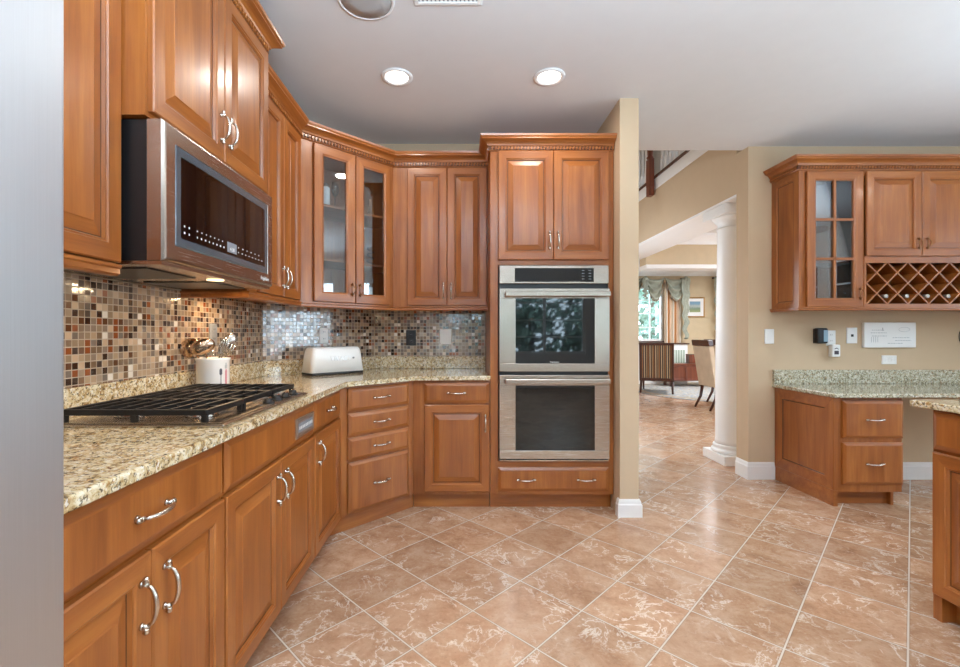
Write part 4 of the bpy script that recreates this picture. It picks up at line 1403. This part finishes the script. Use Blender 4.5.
HX, HY = 2.58, 3.42
t = thing('display_hutch', 'hanging hutch with a paned glass door, two wood doors and a wine rack', 'cabinet', (HX, HY, 0), 0)
HW, HD = 1.80, YH - HY - 0.001
m = MB()
m.box(0.0, 0.02, 0, HD, 1.385, 2.44); m.box(HW - 0.02, HW, 0, HD, 1.385, 2.44)
m.box(0.445, 0.475, 0, HD, 1.385, 2.44); m.box(HW - 0.475, HW - 0.445, 0, HD, 1.385, 2.44)
m.box(0.02, HW - 0.02, HD - 0.01, HD, 1.385, 2.44)
m.box(0.02, HW - 0.02, 0, HD - 0.01, 2.42, 2.44, 1); m.box(0.02, HW - 0.02, 0, HD - 0.01, 1.385, 1.405, 1)
m.box(0.475, HW - 0.475, 0, HD - 0.01, 1.76, 1.78, 1)
m.box(0.475, HW - 0.475, -0.004, 0.012, 1.735, 1.79, 1); m.box(0.475, HW - 0.475, -0.004, 0.012, 1.385, 1.425, 1)
m.box(0.475, 0.49, -0.004, 0.012, 1.425, 1.735); m.box(HW - 0.49, HW - 0.475, -0.004, 0.012, 1.425, 1.735)
m.box(0.02, 0.03, 0, 0.012, 1.405, 2.42); m.box(0.475, HW - 0.475, 0, 0.012, 2.40, 2.42, 1)
m.build('body', WM, t)
m = MB()
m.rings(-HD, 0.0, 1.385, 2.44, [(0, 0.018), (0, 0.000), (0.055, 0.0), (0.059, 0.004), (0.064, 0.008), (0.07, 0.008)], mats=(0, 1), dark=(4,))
m.xform(Matrix.Rotation(R(-90), 4, 'Z'))
m.xform(Matrix.Translation((-0.0185, 0, 0)))
m.build('side_panel', WM, t)
door(t, 0.032, 0.452, 1.40, 2.425, (0.428, 1.50, True), 'lights', pull='oval')
door(t, 0.482, 0.897, 1.785, 2.425, (0.868, 1.88, True), pull='oval')
door(t, 0.902, HW - 0.480, 1.785, 2.425, (0.932, 1.88, True), pull='oval')
door(t, HW - 0.452, HW - 0.006, 1.40, 2.425, (HW - 0.428, 1.50, True), 'lights', pull='oval')
for z in (1.74, 2.08):
    for a, b in ((0.022, 0.443), (HW - 0.443, HW - 0.022)):
        m = MB(); m.box(a, b, 0.03, HD - 0.012, z, z + 0.015, 1)
        m.build('shelf', WM, t)
crown(t, [(-0.0185, HD - 0.002), (-0.0185, 0), (HW, 0)], 2.438)
light_rail(t, [(-0.0185, HD - 0.002), (-0.0185, 0), (HW, 0)], 1.3995, 0.026)
# wine rack lattice, clipped to its opening
RX0, RX1, RZ0, RZ1 = 0.49, HW - 0.49, 1.425, 1.735
PIT = 0.158
cx0, cz0 = 3.158 - HX, 1.505
m = MB()
for fam in (1, -1):
    for k in range(-12, 14):
        # line z - cz0 = fam * (x - xk)
        xk = cx0 + k * PIT
        xs = sorted((xk + fam * (RZ0 - cz0), xk + fam * (RZ1 - cz0)))
        a, b = max(xs[0], RX0), min(xs[1], RX1)
        if b - a < 0.02:
            continue
        za, zb = cz0 + fam * (a - xk), cz0 + fam * (b - xk)
        Lg = math.hypot(b - a, zb - za)
        n0 = m.count()
        y0 = 0.004 if fam == 1 else 0.006
        m.box(-Lg / 2, Lg / 2, y0, HD - 0.03, -0.005, 0.005)
        m.xform(Matrix.Translation(((a + b) / 2, 0, (za + zb) / 2)) @ Matrix.Rotation(-math.atan2(zb - za, b - a), 4, 'Y'), n0)
m.build('wine_lattice', WM, t)
lab = ['dark wine bottle in the leftmost low cell of the wine rack', 'dark wine bottle in the second low cell from the left of the wine rack',
       'dark wine bottle in the third low cell from the left of the wine rack', 'dark wine bottle in the fourth low cell from the left of the wine rack',
       'dark wine bottle in the fifth low cell of the wine rack, by the right edge']
def bottle(x, z, label, foil='cork', tilt=0):
    t = thing('wine_bottle', label, 'bottle', (HX + x, HY + 0.012, z), 0, 'wine bottles in the rack')
    m = MB(); m.lathe([(0, 0.268), (0.030, 0.268), (0.036, 0.262), (0.0365, 0.115), (0.030, 0.092), (0.014, 0.072), (0.0135, 0.04), (0, 0.04)], axis='y', seg=24)
    m.build('body', 'bottle', t)
    m = MB(); m.lathe([(0, 0.040), (0.0142, 0.040), (0.0142, 0.006), (0.0155, 0.004), (0.0155, 0.0), (0, 0.0)], axis='y', seg=16)
    m.build('foil_cap', foil, t)
for k in range(5):
    bottle(cx0 + PIT * (k + 0.5), cz0 - 0.021, lab[k])


# ------------------------------------------------------------------ things on the hutch wall
WY = YH - 0.0003
def at_wall(px, py):
    return ((px - 461) * YH / 451, WY, CAM_Z + (333 - py) * YH / 451)
outlet('light_switch', 'white rocker switch plate at the left end of the tan wall', 'switch', at_wall(769, 336), 0, w=0.076, h=0.122, kind='rocker')
t = thing('power_adapter', 'black plug-in power adapter on the tan wall', 'adapter', at_wall(818, 335.5), 0)
m = MB(); m.box(-0.042, 0.042, -0.006, 0.0, -0.06, 0.06, 0, 0.002)
m.build('wall_plate', 'black_plastic', t)
m = MB(); m.box(-0.045, 0.040, -0.058, -0.0062, -0.062, 0.066, 0, 0.012)
m.build('casing', 'black_plastic', t)
m = MB(); m.box(0.000, 0.034, -0.0605, -0.0575, -0.045, 0.048, 0, 0.001)
m.build('sticker', plain('blue_grey_sticker', srgb(130, 160, 180), 0.4), t)
outlet('wall_outlet', 'white outlet plate just right of the black adapter', 'outlet', at_wall(830.5, 337.5), 0, w=0.076, h=0.125)
x, y, z = at_wall(831, 350)
t = thing('plug_in_device', 'small white plug-in device with dark marks hanging below the outlet', 'device', (x, y - 0.010, z), 0)
m = MB(); m.box(-0.034, 0.034, -0.045, -0.001, -0.05, 0.05, 0, 0.008)
m.build('casing', 'white_plastic', t)
m = MB(); m.box(-0.018, 0.018, -0.0465, -0.0445, -0.03, 0.0, 0, 0.001); m.tube([(-0.016, -0.046, 0.015), (0.0, -0.047, 0.022), (0.016, -0.046, 0.012)], 0.003, 6)
m.build('dark_markings', 'print_dark', t)
outlet('phone_jack', 'white jack plate with a dark socket left of the white board', 'wall plate', at_wall(851.5, 335), 0, w=0.086, h=0.13, kind='jack')
x, y, z = at_wall(887, 334.5)
t = thing('notice_board', 'wide white board with faint grey writing on the tan wall', 'board', (x, y, z), 0)
m = MB(); m.box(-0.212, 0.212, -0.028, 0.0, -0.103, 0.103, 0, 0.004)
m.build('panel', 'white_plastic', t)
m = MB()
for x0, x1, zz in ((-0.15, -0.05, 0.04), (-0.16, -0.03, 0.018), (-0.15, -0.03, -0.008), (0.02, 0.16, -0.022), (0.04, 0.17, -0.045), (-0.02, 0.10, -0.068)):
    x = x0
    while x < x1:
        w = random.uniform(0.008, 0.02)
        m.box(x, min(x + w, x1), -0.0287, -0.0279, zz - 0.0025, zz + 0.0025)
        x += w + 0.006
for k in range(4):
    m.box(-0.155 + k * 0.017, -0.152 + k * 0.017, -0.0287, -0.0279, -0.06, -0.015)
m.box(-0.063, -0.060, -0.0287, -0.0279, 0.035, 0.060, 1)
m.build('faint_writing', ['print_grey', 'print_dark'], t)['kind'] = 'stuff'
m = MB()
m.tube([(0.115 + 0.045 * math.cos(R(a)), -0.0283, 0.045 + 0.018 * math.sin(R(a))) for a in range(0, 361, 20)], 0.0012, 5)
m.build('oval_mark', 'print_grey', t)
outlet('wall_outlet', 'white sideways outlet plate below the white board', 'outlet', at_wall(888.7, 359.3), 0, w=0.122, h=0.072, kind='wide')
x, y, z = at_wall(963, 336)
t = thing('wall_hook_ring', 'thin dark ring hanging on the tan wall at the right edge', 'ring', (x, y - 0.004, z), 0)
m = MB(); m.tube([(0.040 * math.cos(R(a)), -0.003, 0.068 * math.sin(R(a))) for a in range(0, 361, 15)], 0.0035, 6)
m.build('ring', 'black_plastic', t)

# ------------------------------------------------------------------ island (only its corner is in view)
t = thing('island_cabinet', 'dark-edged wood island end cabinet at the right edge of the view', 'cabinet', (1.996, 1.906, 0), R(-90))
W = 1.5
m = MB(); m.box(0, W, 0, 0.9, ZB0, ZB1)
m.build('body', WM, t)
m = MB(); m.box(0.035, W - 0.03, 0.06, 0.86, 0.0, ZB0 - 0.0005, 1)
m.box(0.0, 0.035, 0.0, 0.9, 0.0, ZB0 - 0.0005)
m.build('toe_kick', WM, t)
drawer(t, 0.012, 0.48, 0.718, 0.872)
door(t, 0.012, 0.48, 0.112, 0.704, (0.44, 0.60, True))
drawer(t, 0.486, 0.98, 0.718, 0.872)
door(t, 0.486, 0.98, 0.112, 0.704, (0.526, 0.60, True))
m = MB(); m.prism([(1.945, 0.38), (2.96, 0.38), (2.96, 1.955), (1.945, 1.955)], 0.885, 0.915, bev=0.007)
tag(m.build('island_countertop', 'granite'), 'speckled granite island top at the right edge', 'countertop')

# ------------------------------------------------------------------ dining room beyond the passage
t = thing('area_rug', 'pale patterned round rug under the striped chair', 'rug', (5.3, 9.35, 0.0), 0)
m = MB(); m.lathe([(0, 0.0005), (1.70, 0.0005), (1.70, 0.010), (1.68, 0.013), (0, 0.013)], seg=72)
m.build('pile', 'rug', t)
m = MB(); m.lathe([(1.50, 0.0131), (1.60, 0.0131), (1.60, 0.015), (1.50, 0.015)], seg=72)
m.build('border', 'beige_fabric', t)

# striped accent chair seen from behind
t = thing('accent_chair', 'armless chair with a striped upholstered back and dark wood frame', 'chair', (3.88, 8.95, 0.0155), R(-26))
t.scale = (0.9, 1.0, 1.0)
m = MB()
pts = []
def back_slab(m, x0, x1, y, z0, z1, th, lean):
    vs = m.box(x0, x1, y, y + th, z0, z1)
    for v in vs:
        v.co.y += -lean * (v.co.z - z0)
m = MB(); back_slab(m, -0.30, 0.30, -0.02, 0.30, 0.95, 0.09, 0.14)
m.build('back_cushion', 'chair_stripe', t)
m = MB()
for s in (-1, 1):
    back_slab(m, s * 0.325 - 0.025, s * 0.325 + 0.025, -0.03, 0.24, 1.0, 0.10, 0.14)
back_slab(m, -0.30, 0.30, -0.135, 0.952, 1.0, 0.10, 0.14); back_slab(m, -0.30, 0.30, -0.022, 0.24, 0.298, 0.10, 0.14)
m.build('back_frame', 'dark_wood', t)
m = MB(); m.box(-0.34, 0.34, 0.08, 0.66, 0.30, 0.46, 0, 0.05, 4)
m.build('seat', 'seat_stripe', t)
m = MB(); m.box(-0.34, 0.34, 0.08, 0.64, 0.25, 0.298, 0, 0.005)
m.build('seat_rail', 'dark_wood_h', t)
for sx in (-1, 1):
    m = MB(); m.tube([(sx * 0.315, 0.03, 0.25), (sx * 0.32, -0.01, 0.12), (sx * 0.325, -0.05, 0.0)], [0.028, 0.024, 0.02], 8)
    m.build('leg', 'dark_wood', t)
    m = MB(); m.tube([(sx * 0.31, 0.60, 0.25), (sx * 0.315, 0.63, 0.12), (sx * 0.31, 0.62, 0.0)], [0.028, 0.022, 0.017], 8)
    m.build('leg', 'dark_wood', t)

def dining_chair(loc, rz, label):
    t = thing('dining_chair', label, 'chair', loc, rz, 'dining chairs')
    m = MB()
    vs = m.box(-0.23, 0.23, -0.02, 0.06, 0.36, 1.0, 0, 0.015)
    for v in m.bm.verts:
        v.co.y -= 0.16 * max(0, v.co.z - 0.36)
    m.build('backrest', 'beige_fabric', t)
    m = MB()
    m.box(-0.235, 0.235, -0.025, 0.065, 1.002, 1.10, 0, 0.012)
    for v in m.bm.verts:
        v.co.y -= 0.16 * (v.co.z - 0.36)
    m.build('top_rail', 'dark_wood_h', t)
    m = MB(); m.box(-0.24, 0.24, 0.05, 0.50, 0.36, 0.48, 0, 0.03, 3)
    m.build('seat', 'beige_fabric', t)
    for sx in (-1, 1):
        m = MB(); m.tube([(sx * 0.20, 0.03, 0.36), (sx * 0.205, 0.0, 0.18), (sx * 0.21, -0.09, 0.0)], [0.026, 0.022, 0.017], 8)
        m.build('leg', 'dark_wood', t)
        m = MB(); m.tube([(sx * 0.20, 0.46, 0.36), (sx * 0.20, 0.47, 0.0)], [0.024, 0.017], 8)
        m.build('leg', 'dark_wood', t)
    return t
dining_chair((3.93, 7.18, 0), R(-88), 'tall beige upholstered dining chair with a dark top rail, beside the column')
dining_chair((4.42, 7.72, 0), R(-88), 'beige dining chair mostly hidden behind the white column')
# window dressing
def swag(x0, x1, z, drop, label):
    t = thing('window_swag', label, 'curtain', ((x0 + x1) / 2, 10.86, z), 0, 'swag valance pieces')
    m = MB()
    nu, nv = 28, 22
    w = (x1 - x0) / 2
    rows = []
    for j in range(nv + 1):
        v = j / nv
        row = []
        for i in range(nu + 1):
            u = -1 + 2 * i / nu
            sag = (0.06 + (drop - 0.06) * v) * (1 - abs(u) ** 2.2) + 0.10 * v * (1 - abs(u)) * 0
            row.append(m.bm.verts.new((u * w * (1 - 0.10 * v), -0.04 * math.sin(v * math.pi * 5) * (1 - abs(u) ** 3) - 0.05 * (1 - u * u), -sag - 0.05 * v)))
        rows.append(row)
    for A, B in zip(rows, rows[1:]):
        for i in range(nu):
            f = m.bm.faces.new((A[i], A[i + 1], B[i + 1], B[i])); f.smooth = True
    o = m.build('draped_cloth', 'green_fabric', t)
    o.modifiers.new('thick', 'SOLIDIFY').thickness = 0.008
    m = MB()
    m.tube([(u / 10 * w * 0.9, -0.05 * (1 - (u / 10) ** 2) - 0.01, -0.055 - drop * (1 - abs(u / 10) ** 2.2)) for u in range(-10, 11)], 0.012, 6)
    m.build('fringe', 'chair_stripe', t)
def tail(x, z, L, label, w=0.09):
    t = thing('swag_tail', label, 'curtain', (x, 10.76, z), 0, 'swag valance pieces')
    m = MB()
    n = 24
    rows = []
    for j in range(n + 1):
        v = j / n
        off = 0.03 * math.sin(v * math.pi * 9) * (0.3 + v)
        ww = w * (1 - 0.55 * v)
        row = []
        for i in range(9):
            u = -1 + i / 4
            row.append(m.bm.verts.new((u * ww + off, 0.02 * math.sin(u * 9), -L * v)))
        rows.append(row)
    for A, B in zip(rows, rows[1:]):
        for i in range(8):
            f = m.bm.faces.new((A[i], A[i + 1], B[i + 1], B[i])); f.smooth = True
    o = m.build('pleated_cloth', 'green_fabric', t)
    o.modifiers.new('thick', 'SOLIDIFY').thickness = 0.01
    m = MB(); m.ball((0, -0.02, 0.0), 0.05, sx=1, sy=0.6, sz=1)
    m.build('rosette', 'green_fabric', t)
    m = MB(); m.box(-0.02, 0.02, 0.012, 0.238, -0.02, 0.02)
    m.build('bracket', 'dark_wood_h', t)
swag(4.42, 4.90, 2.55, 0.52, 'left grey-green swag draped over the dining window')
swag(4.90, 5.42, 2.55, 0.52, 'right grey-green swag draped over the dining window')
swag(3.60, 4.42, 2.55, 0.52, 'grey-green swag at the far left of the dining window, behind the end wall')
tail(4.40, 2.52, 0.5, 'short grey-green tail between the swags at the left')
tail(5.36, 2.52, 1.45, 'long zigzag tail hanging right of the striped curtain', 0.11)
tail(6.14, 2.55, 1.45, 'long grey-green tail hanging by the white column, right of the picture', 0.11)
t = thing('curtain_panel', 'striped tan and orange curtain panel at the right of the dining window', 'curtain', (5.11, 10.90, 0.40), 0)
m = MB()
rows = []
for j in range(9):
    row = []
    for i in range(41):
        u = i / 40
        row.append(m.bm.verts.new((-0.20 + 0.40 * u, 0.025 * math.sin(u * math.pi * 10), 2.0 * j / 8)))
    rows.append(row)
for A, B in zip(rows, rows[1:]):
    for i in range(40):
        f = m.bm.faces.new((A[i], A[i + 1], B[i + 1], B[i])); f.smooth = True
o = m.build('drape', 'curtain_stripe', t)
o.modifiers.new('thick', 'SOLIDIFY').thickness = 0.006
m = MB(); m.box(-0.21, 0.21, -0.035, 0.035, 2.0, 2.04, 0, 0.006)
m.build('heading', 'curtain_stripe', t)

t = thing('framed_picture', 'gold-framed landscape print with a white mat on the dining wall', 'picture', (5.70, 10.998, 1.84), 0)
m = MB(); m.rings(-0.235, 0.235, -0.245, 0.245, [(0.03, -0.001), (0, -0.001), (0, -0.018), (0.012, -0.028), (0.03, -0.018)], closed=True, mats=(0, 0))
m.build('frame', plain('gilt_frame', srgb(176, 132, 76), 0.4, metal=0.4), t)
m = MB(); m.box(-0.208, 0.208, -0.012, -0.002, -0.218, 0.218)
m.build('mat_board', 'white_trim', t)
m = MB(); m.box(-0.13, 0.13, -0.014, -0.0121, -0.12, 0.14)
m.build('print', 'art', t)

t = thing('radiator_cover', 'white cabinet with a green-striped panel under the dining window', 'cabinet', (4.72, 10.62, 0.013), 0)
m = MB(); m.box(-0.62, 0.62, 0.0, 0.23, 0.0, 0.93, 0, 0.006)
m.build('body', 'white_trim', t)
m = MB(); m.box(-0.65, 0.65, -0.03, 0.24, 0.931, 0.962, 0, 0.006)
m.build('top', 'dark_wood_h', t)
m = MB(); m.box(0.20, 0.55, -0.008, -0.0005, 0.40, 0.80, 0, 0.003)
m.build('striped_panel', 'green_stripe', t)
m = MB(); m.box(-0.5, 0.12, -0.008, -0.0005, 0.40, 0.80, 0, 0.003)
m.build('panel', 'white_trim', t)

t = thing('low_chest', 'low reddish wood chest under the dining window', 'chest', (5.16, 10.05, 0.013), 0)
m = MB(); m.box(-0.50, 0.50, 0.0, 0.38, 0.13, 0.48, 0, 0.006)
m.build('body', 'red_wood', t)
m = MB(); m.box(-0.52, 0.52, -0.015, 0.39, 0.481, 0.51, 0, 0.006)
m.build('top', 'red_wood', t)
for sx in (-0.46, 0.46):
    for sy in (0.04, 0.34):
        m = MB(); m.box(sx - 0.025, sx + 0.025, sy - 0.025, sy + 0.025, 0.0, 0.129)
        m.build('leg', 'dark_wood', t)
for k in range(3):
    m = MB(); m.rings(-0.48 + k * 0.325, -0.17 + k * 0.325, 0.15, 0.46, [(0, -0.0005), (0, -0.012), (0.02, -0.014), (0.03, -0.008)], mats=(0, 0))
    m.build('door', 'red_wood', t)
t = thing('wooden_box', 'small brown box standing on the low chest', 'box', (5.22, 10.22, 0.524), 0)
m = MB(); m.box(-0.085, 0.085, -0.08, 0.08, 0.012, 0.19, 0, 0.004)
m.build('body', 'red_wood', t)
m = MB(); m.box(-0.10, 0.10, -0.09, 0.09, 0.0, 0.0118); m.box(-0.09, 0.09, -0.085, 0.085, 0.1902, 0.21, 0, 0.004)
m.build('trim', 'dark_wood_h', t)

# ------------------------------------------------------------------ trees outside the rear windows (seen mirrored in the oven glass)
def tree(x, y, h, r, label):
    t = thing('garden_tree', label, 'tree', (x, y, -0.3), 0, 'trees outside the windows')
    m = MB(); m.tube([(0, 0, 0), (0.05, 0.02, h * 0.5), (0, 0, h * 0.95)], [0.14, 0.10, 0.03], 8)
    m.build('trunk', 'bark', t)
    m = MB()
    for k in range(int(420 * r)):
        a, b = random.uniform(0, 6.283), random.uniform(-1, 1)
        q = r * random.uniform(0.35, 1.0)
        c = Vector((q * math.cos(a) * math.sqrt(1 - b * b), q * math.sin(a) * math.sqrt(1 - b * b), h * 0.62 + b * h * 0.42))
        s = random.uniform(0.10, 0.22)
        u = Vector((random.uniform(-1, 1), random.uniform(-1, 1), random.uniform(-1, 1))).normalized()
        v = u.orthogonal().normalized()
        w = u.cross(v)
        m.bm.faces.new([m.bm.verts.new(c + p) for p in (-v * s, w * s * 0.6, v * s, -w * s * 0.6)])
    m.build('foliage', 'leaf', t)
m = MB(); m.box(-12, 16, -22, -4.15, -0.34, -0.30)
struct(m.build('ground', 'lawn'))
for k, (x, y, h, r) in enumerate([(-1.5, -9.5, 4.2, 1.5), (1.4, -9.0, 5.0, 1.4), (4.3, -9.2, 4.0, 1.4), (2.9, -15.0, 7.5, 2.6), (8.5, -13.0, 6.0, 2.0)]):
    tree(x, y, h, r, 'leafy green garden tree mirrored in the oven glass')
for x, y, h, r in ((0.2, -6.6, 1.9, 0.8), (1.9, -6.4, 2.1, 0.85), (3.6, -6.6, 2.0, 0.8)):
    tree(x, y, h, r, 'low garden shrub mirrored in the oven glass')
m = MB(); m.box(-2, 14, 11.3, 30, -0.34, -0.30)
struct(m.build('ground', 'lawn'))
for x, y, h, r in ((5.6, 15.0, 5.0, 1.2), (7.4, 17.5, 6.0, 1.3)):
    tree(x, y, h, r, 'pale green tree seen through the dining window')
